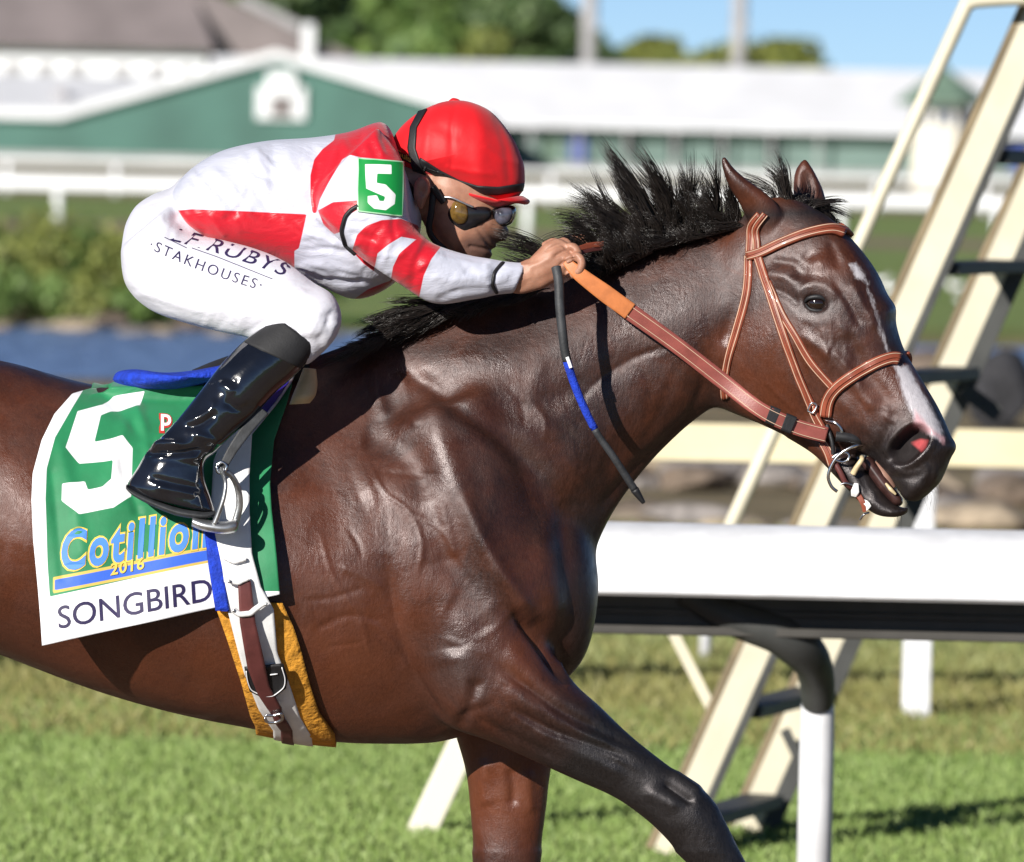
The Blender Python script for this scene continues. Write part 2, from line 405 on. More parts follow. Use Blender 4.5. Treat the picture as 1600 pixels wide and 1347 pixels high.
# ================================================================== SETTING
def sheet(name, x0, x1, y0, y1, z, m, nx=1, ny=1):
    xs = np.linspace(x0, x1, nx + 1); ys = np.linspace(y0, y1, ny + 1)
    V = [(x, y, z) for y in ys for x in xs]
    F = [(j * (nx + 1) + i, j * (nx + 1) + i + 1, (j + 1) * (nx + 1) + i + 1, (j + 1) * (nx + 1) + i) for j in range(ny) for i in range(nx)]
    return tag(mesh_obj(name, V, F, m, smooth=False), kind='structure')
def ground_mat():
    m, nt, b = nodes('turf_ground'); b.inputs['Roughness'].default_value = .9; b.inputs['Specular IOR Level'].default_value = .1
    f = ramp(nt, noise(nt, .16, 5, .6, stretch=(.6, 1.3, 1)), .42, .62)
    g = ramp(nt, noise(nt, 1.6, 6, .65), .3, .7)
    c1 = mixc(nt, g, (.09, .17, .035), (.16, .26, .06))
    c2 = mixc(nt, g, (.20, .19, .07), (.30, .27, .12))
    nt.links.new(mixc(nt, f, c1, c2), b.inputs['Base Color'])
    bump(nt, b, noise(nt, 30, 6, .7), .6, .03); return m
M['ground'] = ground_mat()
def dirt_mat(name, a, c):
    m, nt, b = nodes(name); b.inputs['Roughness'].default_value = .95; b.inputs['Specular IOR Level'].default_value = .1
    f = ramp(nt, noise(nt, .8, 6, .65), .35, .65)
    nt.links.new(mixc(nt, f, a, c), b.inputs['Base Color']); bump(nt, b, noise(nt, 25, 6, .7), .8, .04); return m
M['dirt'] = dirt_mat('raked_track_dirt', (.20, .14, .09), (.29, .21, .14))
M['dirt_far'] = dirt_mat('pale_far_track_dirt', (.27, .21, .15), (.34, .27, .19))
M['bank'] = dirt_mat('muddy_bank_earth', (.17, .14, .09), (.33, .27, .17))
M['dry'] = dirt_mat('dry_turf_strip', (.22, .20, .08), (.30, .25, .11))
M['infield'] = dirt_mat('infield_grass', (.17, .25, .07), (.27, .33, .13))
m, nt, b = nodes('rippled_pond_water'); M['water'] = m
b.inputs['Base Color'].default_value = (.15, .23, .42, 1); b.inputs['Roughness'].default_value = .3; b.inputs['IOR'].default_value = 1.33
bump(nt, b, noise(nt, 1.6, 4, .6, stretch=(1, .45, 1)), 1.0, .25)

sheet('ground', -900, 900, -60, 3000, 0, M['ground'], 4, 8)
sheet('dirt_track', -200, 200, -9, 4.6, .004, M['dirt'])
sheet('dry_turf', -60, 60, 11.6, 16.6, .004, M['dry'])
sheet('infield_grass', -300, 300, 72, 200, .004, M['infield'])
sheet('far_dirt_track', -400, 400, 206, 345, .006, M['dirt_far'])
sheet('far_turf_edge', -400, 400, 136, 150, .008, M['dirt_far'])
# pond bank and pond, uneven outline
def blob_sheet(name, cx, cy, rx, ry, z, m, seed, n=90, amp=.1):
    r = np.random.default_rng(seed); th = np.arange(n) * 2 * math.pi / n
    k = 1 + amp * sum(r.normal() / (q + 1) * np.cos(q * th + r.uniform(0, 6)) for q in range(2, 9))
    V = [(cx, cy, z)] + [(cx + rx * a * math.copysign(abs(math.cos(t)) ** .6, math.cos(t)), cy + ry * a * math.copysign(abs(math.sin(t)) ** .6, math.sin(t)), z) for a, t in zip(k, th)]
    return tag(mesh_obj(name, V, [(0, 1 + i, 1 + (i + 1) % n) for i in range(n)], m, smooth=False), kind='structure')
blob_sheet('pond_bank', 0, 46, 46, 20.5, .005, M['bank'], 3, amp=.03)
blob_sheet('pond_water', -6, 56.5, 40, 8.0, .010, M['water'], 5, amp=.02)

# ---- boulders along the pond (every one its own thing)
def rock(name, c, sz, seed, label, mtl, group):
    r = np.random.default_rng(seed); bm = bmesh.new(); bmesh.ops.create_icosphere(bm, subdivisions=3, radius=1)
    V = np.array([v.co[:] for v in bm.verts]); F = [tuple(v.index for v in f.verts) for f in bm.faces]; bm.free()
    for _ in range(9):
        n = r.normal(size=3); n /= np.linalg.norm(n); d = V @ n; lim = r.uniform(.62, .9)
        V = V - np.outer(np.maximum(d - lim, 0) * .9, n)
    V += .05 * np.stack([np.sin(V[:, (i + 1) % 3] * r.uniform(3, 6) + r.uniform(0, 6)) for i in range(3)], 1)
    V = V * np.asarray(sz) * .5; V[:, 2] -= V[:, 2].min() + .06 * sz[2]
    o = mesh_obj(name, V, F, mtl); o.location = c; o.rotation_euler = (0, 0, r.uniform(0, 6)); sharp(o, 30)
    return tag(o, label, 'rock', group)
RK = 0
def rocks(px0, px1, d0, d1, n, s0, s1, group, where, flat=.7):
    global RK
    for i in range(n):
        px = px0 + (px1 - px0) * (i + .5) / n + random.uniform(-12, 12); d = random.uniform(d0, d1); s = random.uniform(s0, s1); RK += 1
        k = RK % 3; x = GX(px, d)
        lab = '%s %s, %s from left' % (('grey', 'tan', 'brown')[k], where, ('first', 'second', 'third', 'fourth', 'fifth', 'sixth', 'seventh', 'eighth', 'ninth', 'tenth', 'eleventh', 'twelfth')[i])
        rock('boulder', (x, d - 15, -.02), (s * random.uniform(1.0, 1.5), s, s * flat * random.uniform(.8, 1.2)), RK, lab, STONES[k], group)
rocks(930, 1330, 46, 49, 12, .30, .55, 'boulders on the near pond bank', 'boulder on the bank under the yellow fence board', .45)
rocks(940, 1320, 41, 43, 6, .25, .5, 'stones at the foot of the near bank', 'low stone seen just over the white rail', .28)
rocks(1390, 1640, 42, 46.5, 6, .35, .7, 'boulders below the fence board on the right', 'boulder below the fence board right of the horse', .4)
rocks(1380, 1540, 63, 66, 3, 1.0, 1.35, 'boulders on the far pond bank', 'boulder behind the ladder beside the horse nose', .5)
rocks(1010, 1130, 60, 66, 3, .5, .9, 'boulders beyond the fence left of the horse jaw', 'boulder beyond the fence under the horse throat', .5)
rocks(-60, 520, 76.5, 79.5, 12, .25, .5, 'stones on the far waterline on the left', 'stone at the waterline under the shrubs', .4)
rock('boulder', (GX(1560, 57), 42, -.02), (.62, .5, .66), 991, 'large dark round boulder by the water, right of the ladder', stone_mat('black_wet_stone', (.035, .035, .04)), 'boulders on the far pond bank')

# ---- foliage
def leaf_cloud(centers, radii, n, size, seed, squash=.8):
    r = np.random.default_rng(seed); c = np.asarray(centers, float); rd = np.asarray(radii, float)
    pick = r.choice(len(c), n, p=rd ** 2 / (rd ** 2).sum())
    d = r.normal(size=(n, 3)); d /= np.linalg.norm(d, axis=1)[:, None]
    rad = rd[pick] * (r.uniform(.35, 1.08, n) ** .6)
    p = c[pick] + d * rad[:, None] * np.array([1, 1, squash])
    a = r.normal(size=(n, 3)); a /= np.linalg.norm(a, axis=1)[:, None]; b_ = np.cross(a, d + r.normal(size=(n, 3)) * .5); b_ /= np.linalg.norm(b_, axis=1)[:, None]
    s = size * r.uniform(.6, 1.3, n)[:, None]
    V = np.stack([p - a * s, p - b_ * s * .55, p + a * s, p + b_ * s * .55], 1).reshape(-1, 3)
    return V, np.arange(4 * n).reshape(-1, 4)
def tree(px, depth, top, width, m, label, seed, group, n=2600, base_z=0, name='broadleaf_tree'):
    r = np.random.default_rng(seed); x = GX(px, depth, 60); y = depth - 15; h = ZY(top, depth, px); hw = width / 2
    root = empty(name); tag(root, label, 'tree', group)
    mb = MB(); tz = h * .32
    mb.tube([(x, y, base_z - .1), (x + .1, y, tz * .6), (x + r.normal() * .2, y, tz * 1.5), (x, y, h * .75)], [.035 * h, .028 * h, .02 * h, .006 * h], 10)
    cs, rs = [], []
    for i in range(9):
        a = r.uniform(0, 6.28); q = r.uniform(.2, .8); zz = r.uniform(.38, .82) * h
        cc = (x + math.cos(a) * hw * q, y + math.sin(a) * hw * q, zz); cs.append(cc); rs.append(hw * r.uniform(.35, .55))
        mb.tube([(x, y, zz * .6), ((x + cc[0]) / 2, (y + cc[1]) / 2, zz * .85), cc], [.012 * h, .008 * h, .003 * h], 6)
    mb.build('trunk', M['bark'], root, True)
    V, F = leaf_cloud(cs, rs, n, hw * .11, seed + 1); V[:, 2] = np.where(V[:, 2] > h, h - (V[:, 2] - h) * .3, V[:, 2]); mesh_obj('crown', V, F, m, root, smooth=False)
    return root
G1 = 'trees behind the barns'
tree(480, 480, -90, 13, M['leaf_dark'], 'dark tree rising over the grey roof ridge, left end of the trees', 11, G1)
tree(570, 500, -90, 13, M['leaf_mid'], 'mid green tree next right of the tree over the grey roof', 12, G1)
tree(650, 470, 0, 11, M['leaf_mid'], 'lower bright green tree above the jockey helmet', 13, G1)
tree(700, 520, -70, 11, M['leaf_dark'], 'tall dark tree behind the lower bright tree above the helmet', 14, G1)
tree(800, 490, -40, 9, M['leaf_dark'], 'dark tree just left of the tree mass end, above the white roof', 15, G1)
tree(850, 500, -5, 6, M['leaf_dark'], 'dark tree tapering down beside the left utility pole', 16, G1)
tree(740, 465, 30, 6, M['leaf_olive'], 'low olive green tree in front of the tall dark trees', 17, G1)
tree(960, 500, 35, 6, M['leaf_dark'], 'small dark tree just right of the left utility pole', 18, G1)
tree(895, 510, 20, 4.4, M['leaf_dark'], 'small dark tree touching the left side of the left pole', 181, G1)
tree(1085, 500, 54, 10, M['leaf_olive'], 'rounded olive tree left of the right utility pole', 19, G1)
tree(1195, 500, 56, 10, M['leaf_olive'], 'rounded olive tree right of the right utility pole', 20, G1)
tree(1265, 520, 68, 8, M['leaf_dark'], 'smallest dark tree at the right end of the row', 21, G1)
tree(600, 560, 20, 9, M['leaf_dark'], 'far dark tree filling the gap behind the helmet trees', 22, G1)
# left shrubs behind the pond
def shrub(px, depth, top, width, m, label, seed, group):
    r = np.random.default_rng(seed); x = GX(px, depth); y = depth - 15; h = max(.3, ZY(top, depth, px)); root = empty('waterside_shrub'); tag(root, label, 'shrub', group)
    mb = MB(); cs, rs = [], []
    for i in range(7):
        c = (x + r.uniform(-.4, .4) * width, y + r.uniform(-.4, .4), h * r.uniform(.3, .72)); cs.append(c); rs.append(width * r.uniform(.2, .34))
        mb.tube([(x + r.uniform(-.1, .1), y, 0), ((x + c[0]) / 2, y, c[2] * .6), c], [.02, .014, .005], 5)
    mb.build('stem', M['bark'], root, True)
    V, F = leaf_cloud(cs, rs, 900, .055, seed + 3, .9); V[:, 2] = np.clip(V[:, 2], .01, None); mesh_obj('foliage', V, F, m, root, False); return root
G2 = 'shrubs along the far pond bank'
for i, (px, top, wd_, mm) in enumerate([(-60, 330, 1.3, 'leaf_mid'), (20, 322, 1.2, 'leaf_olive'), (85, 340, 1.1, 'leaf_mid'), (150, 325, 1.3, 'leaf_olive'), (215, 345, 1.2, 'leaf_olive'), (285, 360, 1.2, 'leaf_mid'), (360, 370, 1.2, 'leaf_olive'), (440, 380, 1.2, 'leaf_mid'), (40, 420, .9, 'leaf_mid'), (130, 430, .9, 'leaf_olive'), (200, 440, .8, 'leaf_mid')]):
    lab = ['mid green shrub at the far left bank, cut by the picture edge', 'olive shrub left of the white far rail post', 'mid green shrub under the white far rail post', 'olive shrub halfway between the rail post and the jockey', 'olive shrub just behind the seat of the white breeches', 'mid green shrub behind the white breeches', 'olive shrub hidden behind the jockey thigh', 'mid green shrub behind the jockey knee', 'low green shrub in front, nearest the left picture edge', 'low olive shrub in front, between the rail post and breeches', 'low green shrub in front, under the white breeches'][i]
    shrub(px, 83 - (3 if top > 400 else 0), top, wd_, M[mm], lab, 40 + i, G2)

# ---- far running rails
def far_rail(name, depth, z, board, spacing_px, px_first, n, label, mtl='far_white'):
    root = empty(name); tag(root, label, 'rail'); mb = MB()
    x0, x1 = GX(-1200, depth, 300), GX(2800, depth, 300)
    for k in range(4):
        mb = MB(); a = x0 + (x1 - x0) * k / 4; b_ = x0 + (x1 - x0) * (k + 1) / 4
        mb.box(((a + b_) / 2, depth - 15, z - board / 2), (b_ - a - .02, .12, board)); mb.build('rail_board', M[mtl], root, bevel=.02)
    for i in range(n):
        x = GX(px_first + i * spacing_px, depth, 300)
        MB().tube([(x, depth - 14.9, -.05), (x, depth - 14.9, z - board * .5)], [.09, .075], 10).build('post', M[mtl], root, True)
far_rail('far_running_rail', 150, 1.04, .27, 245, -1135, 16, 'white rail on posts beyond the pond, the nearer of two far rails')
far_rail('outer_running_rail', 222, 1.02, .13, 170, -1180, 23, 'thin white outer rail behind the nearer far rail, at the barns')

# ---- barns and huts
BD = 400.0
def boxb(name, x0, x1, y0, y1, z0, z1, m, parent, bevel=0):
    return MB().box(((x0 + x1) / 2, (y0 + y1) / 2, (z0 + z1) / 2), (x1 - x0, y1 - y0, z1 - z0)).build(name, m, parent, bevel=bevel)
def prism(name, prof, y0, y1, m, parent):
    k = len(prof); V = [(x, y0, z) for x, z in prof] + [(x, y1, z) for x, z in prof]
    F = [tuple(range(k))[::-1], tuple(range(k, 2 * k))] + [(i, (i + 1) % k, k + (i + 1) % k, k + i) for i in range(k)]
    return fix_normals(mesh_obj(name, V, F, m, parent, False))
X = lambda px, d=BD: GX(px, d, 150)
barn = empty('long_stable_barn'); tag(barn, 'long green stable barn with white roof behind the jockey and horse head', 'barn')
ez, rz = 2.62, 5.55; yb = BD - 15
x0, x1 = X(330), X(2700)
boxb('wall', x0, x1, yb, yb + 14, 0, ez, M['far_wall'], barn)
V = [(x0 - .3, yb - 1.3, ez - .12), (x1 + .3, yb - 1.3, ez - .12), (x1 + .3, yb + 7, rz), (x0 - .3, yb + 7, rz), (x1 + .3, yb + 15, ez - .1), (x0 - .3, yb + 15, ez - .1)]
V += [(a, b_, c - .22) for a, b_, c in V]
fix_normals(mesh_obj('roof', V, [(0, 1, 2, 3), (3, 2, 4, 5), (6, 9, 8, 7), (9, 11, 10, 8), (0, 6, 7, 1), (5, 4, 10, 11), (0, 3, 9, 6), (3, 5, 11, 9), (1, 7, 8, 2), (2, 8, 10, 4)], M['far_white'], barn, False))
for i, px in enumerate(range(830, 1300, 75)):
    xx = X(px); MB().box((xx, yb - 1.1, ez / 2), (.13, .13, ez - .2)).build('veranda_post', M['pole'], barn)  # pale posts greyed, putting haze into their colour
for px, w_, mm in [(905, .8, 'blue_far'), (985, .6, 'dark_open'), (1055, .55, 'dark_open'), (1128, .5, 'dark_open'), (1208, .5, 'dark_open'), (860, 1.0, 'far_green_dark'), (1560, 1.3, 'dark_open'), (1595, .9, 'blue_far')]:
    xx = X(px); boxb('stall_door', xx - w_ / 2, xx + w_ / 2, yb - .06, yb + .02, .55 if mm != 'dark_open' else .9, 2.15, M[mm], barn)
boxb('kickboard', x0, x1, yb - .05, yb - .001, 0, .45, M['pole'], barn)
# cross gable barn in front, left
gb = empty('gable_barn'); tag(gb, 'green gable fronted barn with white roof edge left of the jockey', 'barn')
gy = yb - 9
gx0, gxa, gx1 = GX(95, gy + 15, 180), GX(431, gy + 15, 90), GX(745, gy + 15, 180)
gz0, gza, gz1 = ZY(186, gy + 15, 95), ZY(92, gy + 15, 431), ZY(186, gy + 15, 745)
prism('wall', [(gx0 - 34, 0), (gx1, 0), (gx1, gz1), (gxa, gza), (gx0, gz0), (gx0 - 34, gz0)], gy, gy + 9.5, M['far_green'], gb)
th = .42
prism('roof', [(gx0 - 35, gz0 - .02), (gx0, gz0), (gxa, gza), (gx1 + .5, gz1 - .1), (gx1 + .5, gz1 - .1 + th), (gxa, gza + th), (gx0, gz0 + th), (gx0 - 35, gz0 + th)], gy - .5, gy + 12, M['far_white'], gb)
boxb('vent_box', GX(408, gy + 15), GX(452, gy + 15), gy - .5, gy + .3, ZY(150, gy + 15, 430), ZY(112, gy + 15, 430), M['far_white'], gb)
vw = boxb('window', GX(392, gy + 15), GX(468, gy + 15), gy - .3, gy + .1, ZY(186, gy + 15, 430), ZY(136, gy + 15, 430), M['far_white'], gb)
boxb('pane', GX(414, gy + 15), GX(448, gy + 15), gy - .36, gy - .28, ZY(182, gy + 15, 430), ZY(150, gy + 15, 430), M['grey_roof'], vw)
boxb('kickboard', gx0 - 34, gx1, gy - .05, gy - .001, 0, .5, M['pole'], gb)
# low white roofed shed, far left, over the gable eave
ls = empty('white_roofed_shed'); tag(ls, 'low white roofed shed at the far left behind the gable barn', 'shed')
ly = yb + 4
lx0, lx1 = GX(-1300, ly + 15), GX(345, ly + 15)
boxb('wall', lx0, lx1, ly, ly + 9, 0, 2.7, M['far_white'], ls)
prism_z = ZY(118, ly + 15, 150)
V = [(lx0, ly - .5, 2.6), (lx1, ly - .5, 2.6), (lx1, ly + 9, prism_z), (lx0, ly + 9, prism_z)]; V += [(a, b_, c - .2) for a, b_, c in V]
fix_normals(mesh_obj('roof', V, [(0, 1, 2, 3), (4, 7, 6, 5), (0, 4, 5, 1), (1, 5, 6, 2), (2, 6, 7, 3), (3, 7, 4, 0)], M['far_white'], ls, False))
boxb('roof_vent', GX(72, ly + 15), GX(90, ly + 15), ly + 2, ly + 3, 2.9, ZY(135, ly + 15, 80), M['pole'], ls)
# big house with grey roof
hs = empty('grey_roofed_house'); tag(hs, 'large white house with a broad grey hipped roof at the top left', 'house')
hd = 455.0; hy = hd - 15
hx0, hx1, hx2 = GX(-1100, hd, 70), GX(322, hd, 70), GX(590, hd, 70)
hz = ZY(76, hd, 150)
boxb('wall', hx0, hx1, hy, hy + 20, 0, hz, M['far_white'], hs)
for px in (10, 60, 110, 180, 235, 280):
    w = boxb('window', GX(px - 16, hd), GX(px + 16, hd), hy - .08, hy + .02, hz - 1.75, hz - .75, M['far_white'], hs); boxb('pane', GX(px - 12, hd), GX(px + 12, hd), hy - .14, hy - .07, hz - 1.65, hz - .85, M['pole'], w)
V = [(hx0 - 1, hy - 1, hz), (hx1 + .6, hy - 1, hz), (hx1 + .6, hy + 21, hz), (hx0 - 1, hy + 21, hz), (hx0, hy + 10, hz + 8), (hx1 - 3, hy + 10, hz + 8)]
fix_normals(mesh_obj('roof', V, [(0, 1, 5, 4), (1, 2, 5), (2, 3, 4, 5), (3, 0, 4), (0, 3, 2, 1)], M['grey_roof'], hs, False))
wx0 = GX(300, hd + 6, 60)
prism('wing_roof', [(wx0, hz - 2.2), (hx2, hz - .6), (GX(330, hd, 0), ZY(-12, hd, 330)), (wx0, ZY(-12, hd, 300))], hy + 3, hy + 14, M['grey_roof'], hs)
boxb('wing_wall', wx0, hx2 - 1, hy + 4, hy + 13, 0, hz - 1.6, M['far_white'], hs)
MB().beam((GX(360, hd), hy + 2.8, ZY(-5, hd, 360)), (GX(455, hd), hy + 2.8, ZY(42, hd, 455)), .5, .4).build('roof_edge_trim', M['pole'], hs)
boxb('chimney', GX(460, hd), GX(478, hd), hy + 1.6, hy + 2.2, 3, ZY(36, hd, 468), M['far_white'], hs)
# octagonal judges hut
ht = empty('octagonal_hut'); tag(ht, 'small cream hut with a pointed green roof behind the ladder', 'hut')
hd2 = 330.0; hx = GX(1472, hd2, 200); hyy = hd2 - 15; hr = 1.28
def octo(name, rads, zs, m, parent, n=8):
    V = [(hx + r_ * math.cos((k + .5) * 2 * math.pi / n), hyy + r_ * math.sin((k + .5) * 2 * math.pi / n), z) for r_, z in zip(rads, zs) for k in range(n)]
    F = [(i * n + k, i * n + (k + 1) % n, (i + 1) * n + (k + 1) % n, (i + 1) * n + k) for i in range(len(rads) - 1) for k in range(n)] + [tuple(range(n))[::-1], tuple((len(rads) - 1) * n + k for k in range(n))]
    return fix_normals(mesh_obj(name, V, F, m, parent, False))
ze = ZY(160, hd2, 1472); za = ZY(103, hd2, 1472)
octo('wall', [hr, hr], [0, ze], M['cream_hut'], ht)
octo('roof', [hr + .75, hr + .72, .35, .1, .1], [ze - .1, ze + .12, za - .25, za, za + .3], M['far_green_dark'], ht)
for k in range(8):
    a = (k + 1) * 2 * math.pi / 8; q = hr * math.cos(math.pi / 8); c = (hx + q * math.cos(a), hyy + q * math.sin(a), ze - .62)
    rot = Matrix.Rotation(a, 3, 'Z')
    w = MB().box(c, (.06, .78, .72), rot).build('window', M['far_white'], ht)
    for s_ in (-.19, .19):
        MB().box((c[0] + math.cos(a) * .03 - math.sin(a) * s_, c[1] + math.sin(a) * .03 + math.cos(a) * s_, c[2]), (.05, .3, .6), rot).build('pane', M['pane'], w)
# utility poles
for px, dd, lab in ((921, 440, 'grey utility pole at the right end of the dark trees'), (1155, 450, 'grey utility pole standing alone against the sky between the olive trees')):
    x = GX(px, dd, 50); z = 14
    up = empty('utility_pole'); tag(up, lab, 'pole', 'utility poles behind the barn')
    MB().tube([(x, dd - 15, 0), (x, dd - 15, z)], [.46, .40], 12).build('shaft', M['pole'], up, True)
    MB().box((x, dd - 15, z - 1), (2.6, .15, .2)).build('crossarm', M['pole'], up)
    MB().box((x, dd - 15.05, ZY(40, dd, px)), (.95, .5, .5)).build('pole_box', M['pole'], up, bevel=.04)

# ---- geese resting on the infield grass (white blurs right of the horse)
def goose(px, py, label, seed, s=1.0):
    r = np.random.default_rng(seed); d = 25625 / (py + 12 - 205); x, y = GX(px, d, py), d - 15; root = empty('goose'); tag(root, label, 'goose', 'white geese on the infield grass')
    sg = -1 if r.random() < .5 else 1
    c = lambda a, z, b=0: (x + sg * a * s, y + b * s, z * s)
    body = union([tube([c(-.3, .24), c(-.2, .22), c(0, .2), c(.16, .22), c(.22, .28), c(.25, .38), c(.27, .46), c(.33, .47)], np.array([.02, .08, .125, .11, .065, .035, .04, .015]) * s, 12)], .02)
    mesh_obj('body', body[0], body[1], M['petal'], root)
    MB().tube([c(.31, .465), c(.4, .45)], [.018 * s, .006 * s], 6).build('beak', M['rein_rubber'], root, True)
    for b in (-.05, .05): MB().tube([c(0, .12, b), c(.02, 0.01, b)], .012 * s, 5).build('leg', M['rein_rubber'], root, True)
for i, (px, py, lab) in enumerate([(1494, 430, 'white goose under the dark ladder tread, left one of the pair'), (1541, 432, 'white goose under the dark ladder tread, right one of the pair'), (1508, 452, 'white goose in front, lower than the pair under the tread'), (1392, 438, 'white goose close to the horse forehead, left of the ladder stringer'), (1377, 425, 'white goose farther back beside the horse forehead')]):
    goose(px, py, lab, 60 + i, .42)

# ---- turf blades
def blades(name, n, d0, d1, m, seed, h0, h1, label):
    r = np.random.default_rng(seed); d = d0 + (d1 - d0) * r.random(n); x = r.uniform(-1, 1, n) * (d * .125 + .8); y = d - 15
    h = r.uniform(h0, h1, n); a = r.uniform(0, 6.28, n); w = r.uniform(.003, .006, n); lx, ly_ = r.normal(0, .4, n) * h, r.normal(0, .4, n) * h
    ca, sa = np.cos(a) * w, np.sin(a) * w; z0 = np.zeros(n)
    V = np.stack([np.stack([x - ca, y - sa, z0], 1), np.stack([x + ca, y + sa, z0], 1), np.stack([x + ca * .6 + lx * .4, y + sa * .6 + ly_ * .4, h * .6], 1), np.stack([x + lx, y + ly_, h], 1)], 1).reshape(-1, 3)
    return tag(mesh_obj(name, V, np.arange(4 * n).reshape(-1, 4), m, smooth=False), label, 'grass', kind='stuff')
blades('turf_grass', 200000, 20.5, 28.2, M['blade'], 1, .015, .045, 'bright green mown turf behind the rail')
blades('dry_turf_grass', 70000, 26.4, 31.8, M['blade_dry'], 2, .02, .07, 'dry yellowish grass strip along the fence')
blades('bank_grass', 62000, 30.2, 41, M['blade_mid'], 3, .03, .09, 'green grass between the fence and the pond bank')

# ---- near running rail: curved white cover, dark underside channel, gooseneck posts
rail = empty('running_rail'); tag(rail, 'near white running rail with rounded cover and gooseneck posts beside the horse', 'rail')
RD = 19.0
def rail_pt(px, py, d=RD): return A(px, py, d)
xa, xb = -9.0, 9.0
ztop = A(1270, 836, RD)[2]; zlow = A(1270, 937, RD)[2]; zbot = A(1270, 1005, RD)[2]
yr = RD - 15
prof = [(.30, ztop - .03), (.20, ztop + .012), (.10, ztop + .016), (.03, ztop - .004), (.0, ztop - .025), (-.012, (ztop + zlow) / 2), (-.006, zlow + .008), (.006, zlow), (.022, zlow + .004), (.02, ztop - .05), (.12, ztop - .02), (.29, ztop - .05)]
for k in range(6):
    a = xa + (xb - xa) * k / 6 + .006; b_ = xa + (xb - xa) * (k + 1) / 6 - .006
    K = len(prof); V = [(x, yr + y, z) for x in (a, b_) for y, z in prof]
    F = [tuple(range(K)), tuple(range(2 * K - 1, K - 1, -1))] + [(i, K + i, K + (i + 1) % K, (i + 1) % K) for i in range(K)]
    o = fix_normals(mesh_obj('cover_panel', V, F, M['white_rail'], rail)); sharp(o, 35)
mb = MB()
mb.box((0, yr + .235, (zlow + zbot) / 2 + .03), (xb - xa, .07, zlow - zbot + .05)); mb.box((0, yr + .22, zbot + .012), (xb - xa, .11, .022)); mb.box((0, yr + .205, (zlow + zbot) / 2 + .004), (xb - xa, .03, .016))
mb.build('rail_channel', M['rail_under'], rail, bevel=.004)
def goose_post(px):
    x = A(px, 1100, RD + .45)[0]; y = yr
    pts = crom([(x - .34, y + .20, zlow + .0), (x - .22, y + .20, zbot + .045), (x - .10, y + .22, zbot + .005), (x - .035, y + .28, zbot - .045), (x - .008, y + .36, zbot - .10), (x, y + .43, zbot - .17)], 36)
    arm = MB().tube(pts, np.interp(np.linspace(0, 1, 36), [0, .25, .5, .7, 1], [.03, .045, .055, .046, .040]), 18).build('gooseneck_arm', M['dark_steel'], rail, True)
    MB().tube([(x, y + .43, zbot - .12), (x + .001, y + .45, zbot - .2), (x + .001, y + .452, zbot - .3), (x + .001, y + .452, 0)], [.036, .042, .043, .043], 18).build('post', M['white_rail'], rail, True)
for px in (1277, 2550, -560): goose_post(px)

# ---- cream plank fence behind
fen = empty('plank_fence'); tag(fen, 'pale yellow plank fence on white posts behind the horse head', 'fence')
FD = 28.1
fz1, fz0 = A(1300, 666, FD)[2], A(1300, 725, FD)[2]
for k in range(6):
    a, b_ = -9 + 3 * k + .004, -6 + 3 * k - .004
    MB().box(((a + b_) / 2, FD - 15, (fz0 + fz1) / 2), (b_ - a, .045, fz1 - fz0)).build('plank', M['cream_fence'], fen, bevel=.006)
for px in (1434, 500, -434, 2368):
    x = A(px, 1050, FD)[0]
    MB().box((x, FD - 15 + .075, (fz1 - .02) / 2), (.1, .1, fz1 - .02)).build('post', M['white_rail'], fen, bevel=.01)
st = empty('white_stake'); tag(st, 'short thin white stake in the dry grass under the rail', 'stake')
x = A(1102, 1030, 30.8)[0]
MB().tube([(x, 15.8, 0), (x, 15.8, .43), (x, 15.8, .45)], [.024, .024, .015], 10).build('shaft', M['white_rail'], st, True)
MB().tube([(x, 15.8, .32), (x, 15.8, .39)], .0255, 10).build('reflector_band', M['white_print'], st, True)

# ---- steep stair ladder of a patrol tower
lad = empty('steep_ladder'); tag(lad, 'cream steel ladder stair with dark treads leaning up to the right', 'ladder')
LD1, LD2 = 22.6, 23.5
def lp(px, py, d): return A(px, py, d)
def stringer(pa, pb, d, wide, dark, name='stringer'):
    a, b_ = lp(*pa, d), lp(*pb, d); dv = (b_ - a) / np.linalg.norm(b_ - a); acr = np.array([dv[2], 0, -dv[0]])
    if acr[0] < 0: acr = -acr
    o = MB().beam(a, b_, wide, .02).build(name, M['cream'], lad, bevel=.003)
    for s_, wd2, mm in ((-1, .020, 'rust'), (1, dark, 'dark_steel')):  # right-hand strip: the flange's shade is put into a dark colour
        off = acr * s_ * (wide / 2 + wd2 / 2 + .0005) + np.array([0, .012, 0])
        MB().beam(a + off, b_ + off, wd2, .05).build('flange', M[mm], o, bevel=.002)
    return a, b_
s1 = stringer((1744, -250), (1040, 1336), LD1, .080, .022)
s2 = stringer((1852, -250), (1163, 1302), LD2, .075, .05)
for k, y in enumerate((-100, 73, 246, 420, 593, 766, 939, 1112, 1285)):
    tq = (y + 60) / 1380.0; xl = 1668 + (1055 - 1668) * tq + 12; xr = 1768 + (1155 - 1768) * tq + 22
    a, b_ = lp(xl, y, LD1 + .04), lp(xr, y, LD2 - .04); b_[2] = a[2]
    dv = b_ - a; dv /= np.linalg.norm(dv); sd = np.array([dv[1], -dv[0], 0])
    MB().beam(a, b_, .036, .12, sd).build('tread', M['dark_steel'], lad, bevel=.004)  # treads coloured dark to carry their shade
